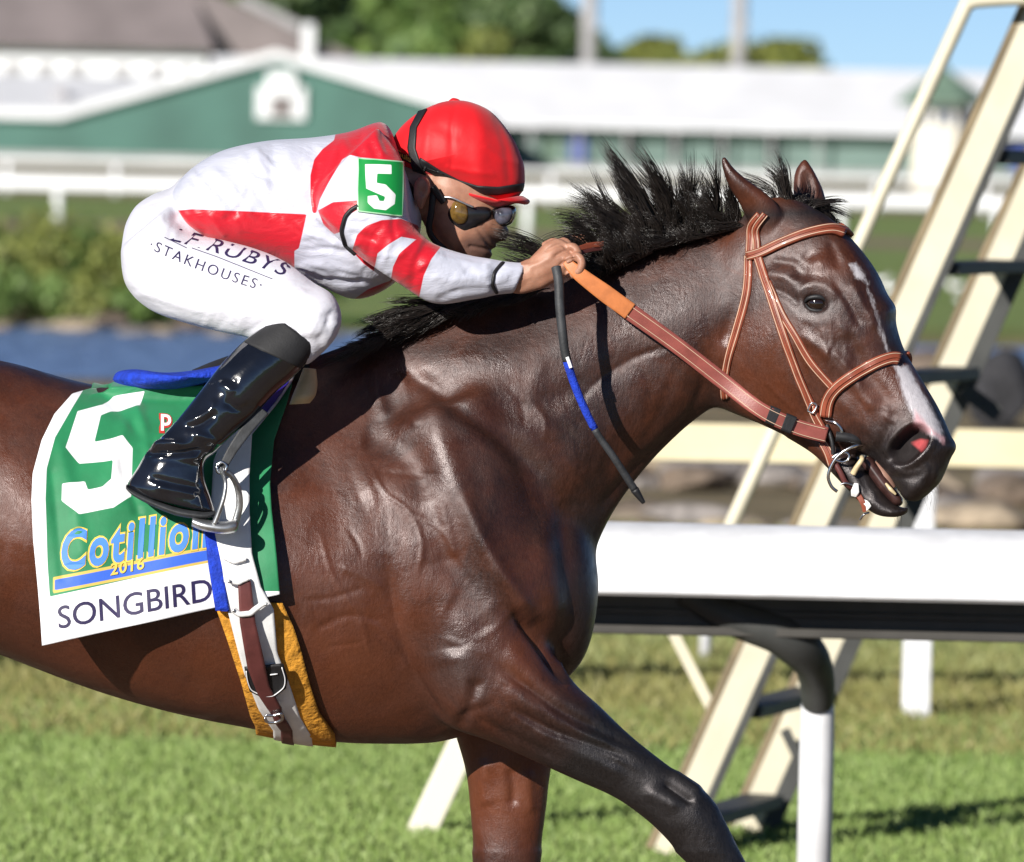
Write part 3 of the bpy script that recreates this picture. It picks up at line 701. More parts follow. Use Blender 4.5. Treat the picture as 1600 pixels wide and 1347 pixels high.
# hand rail: one bent pipe standing off the near stringer
h = [lp(1700, -8, LD1 - .1), lp(1540, 0, LD1 - .1), lp(1512, 8, LD1 - .1), lp(1500, 30, LD1 - .1), lp(1300, 472, LD1 - .1), lp(1125, 858, LD1 - .1), lp(1094, 928, LD1 - .1)]
MB().tube(crom(h, 60), .021, 12).build('handrail', M['cream'], lad, True)
MB().beam(lp(1050, 985, LD1 + .1), lp(1118, 1120, LD1 + .1), .03, .03).build('brace', M['cream'], lad)
MB().beam(lp(1505, 608, LD2 - .1), lp(1560, 648, LD2 - .1), .045, .045).build('brace', M['dark_steel'], lad)
MB().beam(lp(1226, 1140, LD2 - .1), lp(1250, 1190, LD2 - .1), .03, .03).build('brace', M['dark_steel'], lad)  # dark bar added as the shaded side of the right stringer
# leaning leg glimpsed under the belly
lg = empty('leaning_post'); tag(lg, 'whitish post leaning behind the far foreleg under the belly', 'post')
MB().beam(lp(790, 1020, 23.2), lp(630, 1360, 23.2), .085, .06).build('shaft', M['cream_hut'], lg, bevel=.006)
MB().beam(lp(640, 1339, 23.2), lp(624, 1372, 23.2), .15, .12).build('foot', M['dark_steel'], lg, bevel=.006)

# ================================================================== HORSE
YAW = R(20); PIV = P(1150, 480)[0]
def head_px(x): return 1150 + (x - 1150) / math.cos(YAW)
def head_tf(V):
    V = V.copy(); dx = V[:, 0] - PIV; w = -V[:, 1]
    V[:, 0] = PIV + dx * math.cos(YAW) - w * math.sin(YAW); V[:, 1] = -(dx * math.sin(YAW) + w * math.cos(YAW)); return V
def head_inv(V):
    V = V.copy(); dx = V[:, 0] - PIV; w = -V[:, 1]
    V[:, 0] = PIV + dx * math.cos(YAW) + w * math.sin(YAW); V[:, 1] = -(-dx * math.sin(YAW) + w * math.cos(YAW)); return V
def head_mirror(V):
    Q = head_inv(np.asarray(V, float).reshape(-1, 3)); Q[:, 1] *= -1; return head_tf(Q).reshape(np.asarray(V).shape)
def hsec(s): return (head_px(s[0]), s[1], head_px(s[2]), s[3]) + tuple(s[4:])

trunk = loft([(-705, 730, -700, 850, .10, 0), (-640, 650, -630, 920, .19, 0), (-500, 588, -500, 965, .25, 0), (-350, 556, -350, 975, .27, 0), (-200, 553, -200, 968, .26, 0, .85, 1, .95),
    (-100, 556, -100, 988, .265, 0, .85, 1, .98), (0, 563, 0, 1022, .275, 0, .85, 1, 1), (140, 600, 140, 1075, .285, 0, .88, 1, 1), (266, 612, 266, 1112, .285, 0, .85, 1, 1), (400, 592, 400, 1140, .27, 0, .72, 1, .98),
    (500, 552, 500, 1158, .25, 0, .55, 1, .95), (600, 535, 600, 1163, .235, 0, .5, 1, .95), (700, 560, 700, 1158, .225, 0, .55, 1, .92), (800, 640, 800, 1118, .21, 0, .7, 1, .9), (870, 740, 870, 1075, .165, 0, .8, 1, .9), (918, 830, 912, 1032, .105, 0), (937, 905, 930, 975, .06, 0)], n=64, ex=.9)
neck = loft([(480, 560, 760, 1050, .15, 0), (590, 515, 880, 975, .155, 0), (690, 472, 928, 868, .135, 0), (800, 446, 962, 800, .11, 0), (900, 414, 1012, 733, .094, 0), (1000, 388, 1066, 678, .086, 0), (1090, 362, 1112, 640, .08, 0), (1170, 338, 1138, 600, .072, 0), (1215, 330, 1150, 540, .05, 0)], n=48, W=(.72, 1, .78))
head = loft([hsec(s) for s in [(1180, 318, 1065, 500, .055, 0, .8, 1, .9), (1225, 308, 1082, 540, .07, 0, .85, 1, .9), (1284, 334, 1096, 590, .086, 0, .95, .98, .85), (1333, 382, 1114, 628, .098, 0, 1, .95, .78), (1368, 434, 1140, 644, .104, 0, 1, .9, .72), (1388, 492, 1185, 661, .093, 0, 1, .92, .72), (1404, 541, 1238, 684, .076, 0, 1, .95, .75),
    (1430, 586, 1288, 702, .064, 0, 1, 1, .85), (1454, 626, 1325, 706, .058, 0, 1, 1, .9), (1468, 655, 1360, 712, .053, 0, 1, 1.05, .9), (1478, 684, 1388, 740, .054, 0, 1, 1.05, .9), (1477, 708, 1402, 762, .048, 0), (1463, 742, 1414, 777, .046, 0), (1448, 762, 1428, 779, .022, 0)]], n=48, ex=.75, tf=head_tf)
jaw = loft([hsec(s) for s in [(1262, 640, 1230, 682, .045, 0), (1300, 668, 1272, 708, .045, 0), (1330, 703, 1304, 740, .042, 0), (1352, 728, 1330, 768, .040, 0), (1369, 755, 1348, 786, .040, 0), (1388, 780, 1370, 801, .036, 0), (1405, 789, 1395, 804, .028, 0), (1416, 788, 1410, 799, .012, 0)]], n=32, ex=.8, tf=head_tf)
ear_n = loft([(1216, 378, 1172, 354, .026, .062), (1228, 348, 1164, 336, .026, .066), (1215, 320, 1153, 314, .023, .074), (1193, 299, 1143, 298, .02, .080), (1165, 279, 1134, 280, .016, .084), (1146, 262, 1128, 258, .011, .084), (1134, 246, 1128, 244, .006, .082)], n=24)
ear_f = loft([(1302, 356, 1246, 342, .026, -.045), (1293, 322, 1240, 310, .024, -.052), (1286, 297, 1240, 285, .02, -.058), (1276, 275, 1243, 267, .016, -.06), (1266, 258, 1250, 255, .01, -.06), (1260, 250, 1255, 250, .005, -.06)], n=24)
fore_n = loft([(770, 600, 600, 660, .07, .10), (810, 720, 560, 800, .095, .12), (852, 880, 588, 930, .10, .135), (866, 1000, 640, 1060, .095, .14), (898, 1064, 690, 1131, .085, .145), (935, 1097, 760, 1158, .072, .145), (985, 1145, 830, 1190, .06, .145), (1030, 1181, 900, 1222, .053, .145), (1066, 1208, 960, 1249, .048, .145),
    (1110, 1240, 1016, 1290, .052, .145), (1136, 1288, 1052, 1328, .045, .145), (1168, 1352, 1104, 1382, .031, .145), (1230, 1456, 1172, 1484, .029, .145), (1278, 1536, 1212, 1566, .036, .145), (1318, 1592, 1264, 1620, .03, .145), (1366, 1640, 1282, 1684, .05, .145), (1394, 1690, 1290, 1734, .06, .145)], n=36)
fore_f = loft([(880, 900, 680, 900, .08, -.12), (890, 1010, 690, 1010, .09, -.13), (880, 1120, 702, 1120, .08, -.135), (863, 1203, 725, 1203, .066, -.135), (857, 1260, 731, 1260, .056, -.135), (846, 1340, 738, 1340, .05, -.135), (836, 1420, 742, 1420, .045, -.135), (842, 1480, 740, 1480, .046, -.135), (829, 1540, 751, 1540, .036, -.135), (820, 1620, 760, 1620, .028, -.135), (825, 1700, 764, 1700, .028, -.135), (838, 1765, 756, 1765, .036, -.135), (846, 1808, 778, 1808, .03, -.135), (876, 1838, 776, 1838, .05, -.135), (894, 1896, 768, 1896, .06, -.135)], n=36)
hind_n = loft([(-300, 720, -650, 720, .12, .11), (-285, 950, -645, 900, .12, .13), (-330, 1110, -610, 1080, .095, .13), (-420, 1290, -610, 1230, .06, .13), (-560, 1420, -700, 1370, .046, .13), (-640, 1540, -722, 1515, .032, .13), (-735, 1690, -800, 1660, .033, .13), (-765, 1745, -835, 1715, .03, .13), (-770, 1790, -880, 1745, .05, .13), (-780, 1840, -930, 1770, .06, .13)], n=36)
hind_f = loft([(-300, 720, -640, 720, .12, -.11), (-230, 950, -590, 900, .12, -.13), (-240, 1110, -500, 1090, .095, -.13), (-300, 1290, -460, 1250, .06, -.13), (-400, 1430, -540, 1390, .046, -.13), (-440, 1560, -520, 1540, .032, -.13), (-480, 1720, -550, 1700, .034, -.13), (-470, 1780, -545, 1760, .03, -.13), (-450, 1830, -560, 1800, .05, -.13), (-440, 1880, -580, 1850, .06, -.13)], n=36)
V, Q = union([trunk, neck, head, jaw, ear_n, ear_f, fore_n, fore_f, hind_n, hind_f], .0042)
V[:, 2] = np.maximum(V[:, 2], .004)
E = edges_of(Q)
pp = proj(V)
ear_m = ((pp[:, 1] < 352) & (pp[:, 0] > 1120) & (pp[:, 0] < 1310)).astype(float)
bodymask = 1 / (1 + np.exp((pp[:, 0] - 1130) / 22.0)) * (pp[:, 1] < 1330) * (1 - ear_m)
V = smooth(V, E, 5)
V = smooth(V, E, 90, bodymask * (pp[:, 0] > 350) * (pp[:, 0] < 1120), .5, False)
V = smooth(V, E, 25, bodymask, .5, False)
# head loft seams
hm = np.clip((pp[:, 0] - 1060) / 60, 0, 1) * np.clip((1230 - pp[:, 0]) / 60, 0, 1) * (1 - ear_m) * (pp[:, 1] < 700)
V = smooth(V, E, 40, hm, .5, False)

def sculpt(V, Q, strokes, front=None):
    Nn = vnormals(V, Q); p = proj(V); near = np.clip(-Nn[:, 1] * 1.8, 0, 1); far = np.clip(Nn[:, 1] * 1.8, 0, 1)
    D = np.zeros(len(V)); DY = np.zeros(len(V))
    for s in strokes:
        kind, poly, r, hgt = s[:4]; poly = np.asarray(poly, float)
        if len(poly) == 1: poly = np.vstack([poly, poly + .01])
        rng_ = r * 4 + (4 * s[4] if kind == 'step' else 0)
        lo, hi = poly.min(0) - rng_, poly.max(0) + rng_
        ix = np.where((p[:, 0] > lo[0]) & (p[:, 0] < hi[0]) & (p[:, 1] > lo[1]) & (p[:, 1] < hi[1]))[0]
        if not len(ix): continue
        poly = crom(poly, max(2, 5 * (len(poly) - 1) + 1)) if len(poly) > 2 else poly
        d, sd, t = seg_dist(p[ix], poly); fade = np.clip(np.minimum(t, 1 - t) * 6, 0, 1) if len(poly) > 2 else 1.0
        fade = fade * .85 + .15
        if kind == 'ridge': f = np.exp(-(d / r) ** 2)
        elif kind == 'crease': f = np.exp(-np.abs(d) / r)
        elif kind == 'step': q = d * sd; f = 1 / (1 + np.exp(-q / r)) * np.exp(-np.maximum(q, 0) / s[4])
        wgt = near[ix] if kind != 'far' else far[ix]
        sym = np.maximum(near[ix], far[ix]) if p[ix, 0].mean() < 1100 else near[ix]
        D[ix] += f * fade * hgt * .001 * sym
    return V + Nn * D[:, None]
ST = [
 # veins, wrinkles and bone edges that catch the low sun
 ('ridge', [(575, 720), (600, 770), (640, 800), (660, 850), (650, 900)], 2.6, 2.2), ('ridge', [(640, 800), (690, 830), (720, 880)], 2.4, 2.0), ('ridge', [(500, 830), (520, 900), (560, 960), (580, 1030)], 3, 2.0), ('ridge', [(560, 960), (610, 1000), (640, 1060)], 2.6, 1.8),
 ('ridge', [(780, 1060), (830, 1085), (900, 1140), (960, 1165)], 3, 2.6), ('ridge', [(800, 1120), (860, 1150), (930, 1170), (1000, 1205)], 2.8, 2.4), ('ridge', [(840, 1095), (870, 1130), (880, 1160)], 2.4, 1.8),
 ('ridge', [(900, 640), (930, 600), (990, 560), (1050, 540)], 5, -2.0), ('ridge', [(870, 660), (900, 690), (905, 740)], 4, -1.2), ('ridge', [(820, 620), (850, 650), (850, 690)], 4, 1.2), ('ridge', [(790, 600), (815, 630), (820, 670)], 4, -1.0), ('ridge', [(925, 640), (940, 690), (925, 740)], 6, 1.2), ('ridge', [(1000, 570), (1015, 620), (1000, 670)], 6, -1),
 ('ridge', [(1300, 545), (1326, 575), (1350, 612)], 4.5, 4), ('ridge', [(1296, 500), (1300, 535), (1290, 560), (1302, 590)], 2.4, 2.4), ('ridge', [(1318, 505), (1330, 545), (1320, 580)], 2.2, 2.2), ('ridge', [(1240, 600), (1280, 640), (1310, 655)], 2.6, 2.0), ('ridge', [(1200, 600), (1240, 640)], 3, 1.8), ('ridge', [(1330, 620), (1352, 650), (1360, 680)], 3, 2.0), ('ridge', [(1300, 440), (1325, 470), (1345, 510)], 6, -4), ('ridge', [(1330, 440), (1350, 480), (1368, 520)], 6, 3),
 ('ridge', [(1382, 735), (1400, 745), (1425, 748)], 3, -2.2), ('ridge', [(1395, 728), (1415, 738), (1440, 735)], 3, 2.2), ('ridge', [(1448, 715), (1455, 735), (1448, 760)], 4, -3), ('ridge', [(1372, 690), (1380, 710), (1395, 722)], 3, -2.2), ('ridge', [(1378, 640), (1390, 650)], 3, -2.5), ('ridge', [(1384, 650), (1398, 658)], 3, 2.5),
 ('ridge', [(1205, 450), (1232, 462), (1248, 478)], 6, -4), ('ridge', [(1212, 408), (1240, 412)], 7, -4), ('ridge', [(1300, 385), (1310, 410)], 8, -4),
 ('step', [(612, 860), (620, 950), (640, 1030), (665, 1085), (700, 1138)], 8, -14, 45), ('crease', [(606, 880), (618, 960), (638, 1030), (662, 1085), (692, 1128)], 9, -6),
 ('ridge', [(660, 600), (700, 720), (745, 830), (832, 966)], 24, 9), ('ridge', [(690, 790), (708, 860)], 9, 4), ('ridge', [(720, 770), (770, 880), (836, 968)], 12, 6),
 ('ridge', [(640, 680), (670, 820), (760, 955)], 26, -9),
 ('crease', [(800, 955), (845, 1000), (870, 1030), (900, 1063)], 14, -26), ('ridge', [(835, 965), (868, 1010), (893, 1045)], 16, -10),
 ('ridge', [(880, 780), (890, 870), (897, 950), (880, 1030)], 18, -11), ('ridge', [(845, 860), (862, 950)], 20, 5),
 ('ridge', [(870, 770), (940, 690), (1040, 620), (1110, 560)], 34, 8), ('ridge', [(935, 800), (1010, 715), (1110, 630)], 11, -6),
 ('ridge', [(640, 565), (760, 560), (860, 545), (980, 470)], 30, 6), ('ridge', [(700, 625), (800, 640), (900, 610), (1020, 540)], 22, -6),
 ('ridge', [(630, 575), (700, 625), (780, 680), (850, 750)], 15, -9), ('ridge', [(585, 560), (592, 620), (602, 655)], 11, 6), ('ridge', [(625, 580), (640, 640), (655, 670)], 10, 4),
 ('ridge', [(565, 690), (620, 700), (680, 780)], 24, -6), ('ridge', [(560, 770), (600, 760), (650, 800), (680, 880)], 34, 9),
 ('ridge', [(480, 700), (520, 780), (530, 860)], 30, -4), ('ridge', [(700, 940), (740, 960), (760, 990)], 22, -4),
 ('ridge', [(715, 1010), (725, 1070), (740, 1110)], 26, 9), ('ridge', [(745, 1060), (735, 1100), (715, 1140)], 9, -7), ('ridge', [(790, 1010), (860, 1080), (930, 1120)], 17, 6),
 ('ridge', [(780, 1040), (850, 1095), (910, 1130), (1010, 1175)], 8, -6), ('ridge', [(790, 1075), (860, 1120), (930, 1155), (1020, 1200)], 13, 6), ('ridge', [(800, 1105), (850, 1135), (900, 1155), (985, 1185)], 6, -6),
 ('ridge', [(830, 1140), (900, 1175), (980, 1215)], 10, 4), ('ridge', [(740, 1120), (800, 1150), (880, 1190)], 7, -4),
 ('ridge', [(1064, 1207), (1090, 1228)], 13, 10), ('ridge', [(1046, 1228), (1078, 1250)], 6, -5), ('ridge', [(1020, 1240), (1050, 1256)], 12, 6), ('crease', [(1040, 1225), (1075, 1252)], 6, -5),
 ('ridge', [(80, 985), (200, 1040), (330, 1085)], 26, -5), ('ridge', [(475, 938), (520, 934), (570, 918)], 4, -1.8), ('ridge', [(492, 985), (545, 962), (598, 974)], 6, -2.2), ('ridge', [(520, 1010), (560, 1006)], 3, -1.2), ('ridge', [(530, 885), (570, 900), (600, 925)], 7, 2.4), ('ridge', [(760, 1185), (756, 1225), (762, 1260)], 11, 6), ('ridge', [(797, 1200), (803, 1230), (800, 1260)], 9, -6), ('ridge', [(825, 1215), (828, 1260)], 9, 4),
 ('ridge', [(545, 825), (560, 850), (566, 872)], 3, -2), ('ridge', [(20, 600), (80, 640), (110, 700)], 40, -4), ('ridge', [(10, 700), (40, 780), (40, 880)], 30, 3),
 ('ridge', [(700, 1000), (760, 1020)], 5, 1.5), ('ridge', [(610, 740), (680, 740)], 4, -1.5),
 # neck small folds at the throat
 ('ridge', [(1100, 590), (1080, 640), (1040, 690)], 8, -3), ('ridge', [(1060, 570), (1030, 640), (1000, 700)], 9, -2), ('ridge', [(850, 560), (830, 620), (870, 690)], 12, 2),
 # face
 ('ridge', [(1275, 474)], 26, -3), ('ridge', [(1244, 462), (1262, 447), (1290, 448), (1312, 464)], 11, 5), ('ridge', [(1250, 492), (1275, 502), (1305, 497)], 9, 1.5), ('ridge', [(1252, 425)], 13, -6), ('ridge', [(1195, 428), (1225, 432), (1250, 445)], 10, 5), ('ridge', [(1282, 412)], 12, 5), ('ridge', [(1262, 400)], 9, -4),
 ('ridge', [(1250, 520), (1300, 560), (1345, 615), (1370, 640)], 9, 5), ('ridge', [(1320, 520), (1350, 575), (1395, 640)], 11, -5), ('ridge', [(1285, 510), (1292, 545), (1300, 580)], 4, 2.5), ('ridge', [(1310, 500), (1322, 540), (1318, 575)], 3, 2.2),
 ('ridge', [(1232, 540), (1262, 610), (1262, 665)], 13, -5), ('ridge', [(1128, 530), (1122, 590), (1155, 635), (1225, 668)], 12, 4), ('ridge', [(1180, 560)], 40, 4), ('ridge', [(1165, 395), (1155, 470), (1128, 540)], 12, -5),
 ('ridge', [(1362, 490), (1382, 530)], 8, 3), ('ridge', [(1310, 620), (1345, 660), (1375, 700)], 12, 3), ('ridge', [(1395, 650), (1380, 690)], 7, -3), ('ridge', [(1330, 690), (1350, 700), (1362, 712)], 5, -4), ('ridge', [(1385, 640), (1390, 655)], 6, 3), ('ridge', [(1398, 735), (1420, 755)], 10, 3), ('ridge', [(1450, 730), (1462, 750)], 10, 3),
 ('ridge', [(1372, 770), (1392, 782)], 8, 3), ('ridge', [(1345, 745), (1356, 772)], 6, -3),
]
V = sculpt(V, Q, ST)
# far eye bump on the outline
Nn = vnormals(V, Q); pp = proj(V)
V = V + Nn * (.007 * np.exp(-((pp[:, 0] - 1488) ** 2 + (pp[:, 1] - 698) ** 2) / 12 ** 2) * (Nn[:, 0] > .1))[:, None]
V = V + Nn * (.010 * np.exp(-((pp[:, 0] - 1386) ** 2 + (pp[:, 1] - 484) ** 2) / 17 ** 2) * (Nn[:, 0] > .2))[:, None]
# nostril pit
def ell(p, c, rx, ry, ang):
    d = p - np.array(c); ca, sa = math.cos(ang), math.sin(ang); return np.sqrt(((d[:, 0] * ca + d[:, 1] * sa) / rx) ** 2 + ((-d[:, 0] * sa + d[:, 1] * ca) / ry) ** 2)
pp = proj(V); Nn = vnormals(V, Q); nearv = (Nn[:, 1] < .1)
e = ell(pp, (1421, 694), 35, 26, R(-22)) * (1 + .18 * np.sin(np.arctan2(pp[:, 1] - 694, pp[:, 0] - 1421) * 2 + .6))
V = V + Nn * (np.exp(-((e - 1.1) / .25) ** 2) * .0035 * nearv)[:, None]
pit = np.clip((1.04 - e) / .55, 0, 1) * nearv; pit = pit * pit * (3 - 2 * pit)
V[:, 1] += pit * .034; V[:, 0] += pit * .006
# near ear hollow, eye slit
e2 = ell(pp, (1275, 474), 21, 13, R(14)); V[:, 1] += np.clip((1 - e2) / .4, 0, 1) * .012 * nearv
e3 = ell(pp, (1262, 292), 13, 30, R(-8)); V[:, 1] += np.clip(1 - e3, 0, 1) * .012 * (Nn[:, 1] < 0)
V = smooth(V, E, 2)
HV, HQ = V, Q
# long wave unevenness of the coat
pp = proj(V); Nn = vnormals(V, Q)

def coat_mat():
    m, nt, b = nodes('dark_bay_coat'); L = nt.links
    def mul(a, k, c=0.0):
        n = N(nt, 'ShaderNodeMath', operation='MULTIPLY_ADD'); L.new(a, n.inputs[0]); n.inputs[1].default_value = k; n.inputs[2].default_value = c; return n.outputs[0]
    n1 = ramp(nt, noise(nt, 4.2, 6, .62, dist=.9), .38, .64); n2 = ramp(nt, noise(nt, 17, 6, .65, dist=.5), .34, .68)
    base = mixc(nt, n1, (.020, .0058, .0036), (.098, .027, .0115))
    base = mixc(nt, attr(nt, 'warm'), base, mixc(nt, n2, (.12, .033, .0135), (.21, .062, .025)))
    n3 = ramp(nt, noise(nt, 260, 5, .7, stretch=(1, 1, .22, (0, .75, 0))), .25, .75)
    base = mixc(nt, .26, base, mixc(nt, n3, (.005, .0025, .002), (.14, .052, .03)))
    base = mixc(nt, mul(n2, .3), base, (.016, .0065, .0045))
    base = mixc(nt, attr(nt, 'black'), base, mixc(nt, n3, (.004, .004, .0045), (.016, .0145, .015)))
    hairn = noise(nt, 130, 5, .75, stretch=(1, 1, .35, (0, .5, 0)))
    def soft(a, lo, hi, amt):
        ad = N(nt, 'ShaderNodeMath', operation='MULTIPLY_ADD'); L.new(hairn, ad.inputs[0]); ad.inputs[1].default_value = amt; L.new(attr(nt, a), ad.inputs[2])
        return ramp(nt, ad.outputs[0], lo + amt * .5, hi + amt * .5)
    base = mixc(nt, soft('blaze', -4, 5, 16), base, mixc(nt, hairn, (.30, .28, .31), (.60, .58, .62)))
    base = mixc(nt, soft('pink', -5, 5, 10), base, (.52, .30, .33))
    base = mixc(nt, attr(nt, 'pit'), base, (.006, .004, .004))
    base = mixc(nt, ramp(nt, attr(nt, 'red'), -3, 3), base, (.38, .06, .065))
    L.new(base, b.inputs['Base Color'])
    r = ramp(nt, noise(nt, 9, 5, .6, dist=1.2), .35, .65, .29, .50)
    rm = N(nt, 'ShaderNodeMath', operation='MULTIPLY_ADD'); L.new(attr(nt, 'pit'), rm.inputs[0]); rm.inputs[1].default_value = .5; L.new(r, rm.inputs[2]); L.new(rm.outputs[0], b.inputs['Roughness'])
    b.inputs['Specular IOR Level'].default_value = .62; b.inputs['Specular Tint'].default_value = (1, .93, .95, 1)
    h1 = noise(nt, 420, 4, .8, stretch=(1, 1, .25, (0, .75, 0))); nb = bump(nt, b, h1, .38, .0016)
    h2 = noise(nt, 34, 6, .68, dist=1.0, stretch=(1, 1, .55, (0, .6, 0))); nb = bump(nt, b, h2, .24, .007, nb)
    h3 = noise(nt, 90, 5, .7, dist=.6, stretch=(.5, 1, 1, (0, -.5, 0))); bump(nt, b, h3, .22, .003, nb)
    return m
horse = empty('racehorse'); tag(horse, 'dark bay racehorse at full gallop with black mane and white blaze', 'horse')
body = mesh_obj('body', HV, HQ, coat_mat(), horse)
# coat colouring: black points, darker neck, shoulder and chest front, warmer belly
x, y = pp[:, 0], pp[:, 1]
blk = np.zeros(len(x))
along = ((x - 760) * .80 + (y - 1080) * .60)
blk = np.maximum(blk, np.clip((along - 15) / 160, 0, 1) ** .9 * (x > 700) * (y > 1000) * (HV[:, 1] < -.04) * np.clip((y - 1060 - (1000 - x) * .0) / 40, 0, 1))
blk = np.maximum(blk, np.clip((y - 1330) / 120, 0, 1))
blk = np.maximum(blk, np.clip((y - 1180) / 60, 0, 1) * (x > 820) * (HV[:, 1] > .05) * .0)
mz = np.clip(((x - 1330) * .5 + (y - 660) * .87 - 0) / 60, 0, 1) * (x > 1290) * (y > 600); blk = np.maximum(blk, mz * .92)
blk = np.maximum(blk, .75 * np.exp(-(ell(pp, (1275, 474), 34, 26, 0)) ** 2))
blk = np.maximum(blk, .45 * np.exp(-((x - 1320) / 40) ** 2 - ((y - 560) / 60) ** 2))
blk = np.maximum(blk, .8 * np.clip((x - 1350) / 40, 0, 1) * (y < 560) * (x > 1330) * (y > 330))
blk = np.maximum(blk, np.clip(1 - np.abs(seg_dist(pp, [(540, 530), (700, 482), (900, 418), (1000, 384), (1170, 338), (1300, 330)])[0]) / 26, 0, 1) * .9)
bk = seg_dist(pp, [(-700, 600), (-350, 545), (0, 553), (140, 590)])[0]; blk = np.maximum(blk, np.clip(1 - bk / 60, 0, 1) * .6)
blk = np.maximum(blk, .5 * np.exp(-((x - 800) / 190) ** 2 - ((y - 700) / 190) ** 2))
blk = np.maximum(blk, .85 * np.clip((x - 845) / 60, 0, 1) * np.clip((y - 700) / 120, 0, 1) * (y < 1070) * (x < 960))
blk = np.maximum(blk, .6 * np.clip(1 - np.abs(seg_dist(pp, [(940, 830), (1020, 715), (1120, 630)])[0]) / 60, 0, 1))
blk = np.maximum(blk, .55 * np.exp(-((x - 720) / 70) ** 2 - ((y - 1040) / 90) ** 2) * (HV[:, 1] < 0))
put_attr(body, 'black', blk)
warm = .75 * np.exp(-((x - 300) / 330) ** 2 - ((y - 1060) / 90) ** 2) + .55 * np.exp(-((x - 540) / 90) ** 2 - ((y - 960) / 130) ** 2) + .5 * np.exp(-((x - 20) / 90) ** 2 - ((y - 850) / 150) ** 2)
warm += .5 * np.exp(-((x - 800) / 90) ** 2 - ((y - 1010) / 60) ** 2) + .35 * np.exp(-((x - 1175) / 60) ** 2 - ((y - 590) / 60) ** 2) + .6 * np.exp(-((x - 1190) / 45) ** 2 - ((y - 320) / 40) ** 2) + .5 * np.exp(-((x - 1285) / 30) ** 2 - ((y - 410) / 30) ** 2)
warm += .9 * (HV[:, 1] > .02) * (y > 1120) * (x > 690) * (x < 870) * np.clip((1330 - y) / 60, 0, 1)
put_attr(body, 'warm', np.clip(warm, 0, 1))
bl = np.maximum(sdf(pp, [(1324, 412), (1338, 408), (1352, 425), (1360, 445), (1356, 452), (1346, 440), (1334, 436)]) - 3, np.maximum(1.0 - seg_dist(pp, [(1356, 452), (1370, 490), (1376, 515), (1386, 545), (1396, 570)])[0], sdf(pp, [(1398, 572), (1420, 572), (1440, 610), (1462, 650), (1472, 672), (1470, 690), (1452, 680), (1440, 668), (1426, 650), (1412, 620)])))
put_attr(body, 'blaze', np.where(nearv | (Nn[:, 0] > -.2), bl, -50))
put_attr(body, 'pink', sdf(pp, [(1430, 640), (1440, 652), (1458, 672), (1476, 684), (1474, 694), (1460, 680), (1440, 676), (1428, 668)]) - 1)
put_attr(body, 'pit', pit)
put_attr(body, 'red', np.where(nearv, sdf(pp, [(1424, 692), (1438, 686), (1450, 688), (1447, 698), (1440, 706)]), -20))
HT = bvh(HV, HQ)
# eyes
def eye_obj(c):
    bm = bmesh.new(); bmesh.ops.create_uvsphere(bm, u_segments=32, v_segments=20, radius=.0215); me = bpy.data.meshes.new('eye'); bm.to_mesh(me); bm.free(); me.shade_smooth(); me.materials.append(M['eye'])
    o = link(bpy.data.objects.new('eye', me), horse); o.location = c; return o
ec, en = hit(HT, 1275, 474); ec = ec + np.array([.002, .0085, 0]); eye_obj(ec); ec2 = head_mirror(ec[None])[0]; eye_obj(ec2)
for cc, sg in ((ec, 1), (ec2, -1)):
    up = [(-.024, -.009, .001), (-.016, -.017, .0095), (0, -.020, .0125), (.014, -.0175, .008), (.024, -.009, -.006)]; lo = [(-.024, -.008, .001), (-.014, -.017, -.0105), (0, -.019, -.0135), (.015, -.0165, -.0125), (.024, -.008, -.006)]
    mb = MB()
    for rim, rr in ((up, .0046), (lo, .0034)):
        q = crom(np.array(rim) * np.array([1, sg, 1]) + cc, 20); mb.tube(q, rr * np.sin(np.linspace(.35, math.pi - .35, 20)), 8)
    mb.build('eyelid', M['black'], horse, True)
# teeth, gum and tongue between the lips
mb = MB()
def hp(px, py, w): return head_tf(P(head_px(px), py, w)[None])[0]
mesh_obj('teeth', *tube(crom([hp(1386, 752, .020), hp(1394, 761, .022), hp(1401, 769, .018)], 14), np.interp(np.linspace(0, 1, 14), [0, .5, 1], [.002, .004, .002]), 10), M['teeth'], horse)
mesh_obj('gum', *tube([hp(1362, 722, .0), hp(1378, 742, 0), hp(1392, 760, 0)], [.010, .013, .009], 14), M['gum'], horse)
mesh_obj('mouth_lining', *tube(crom([hp(1350, 716, 0), hp(1366, 738, 0), hp(1380, 757, 0), hp(1396, 776, 0), hp(1404, 784, 0)], 20), np.interp(np.linspace(0, 1, 20), [0, .5, .85, 1], [.014, .0135, .010, .004]), 14, flat=1.6), M['mouth'], horse)
mesh_obj('tongue', *tube(crom([hp(1352, 712, .03), hp(1357, 716, .047), hp(1350, 728, .05), hp(1344, 738, .048)], 14), np.linspace(.004, .006, 14), 10), M['teeth'], horse)

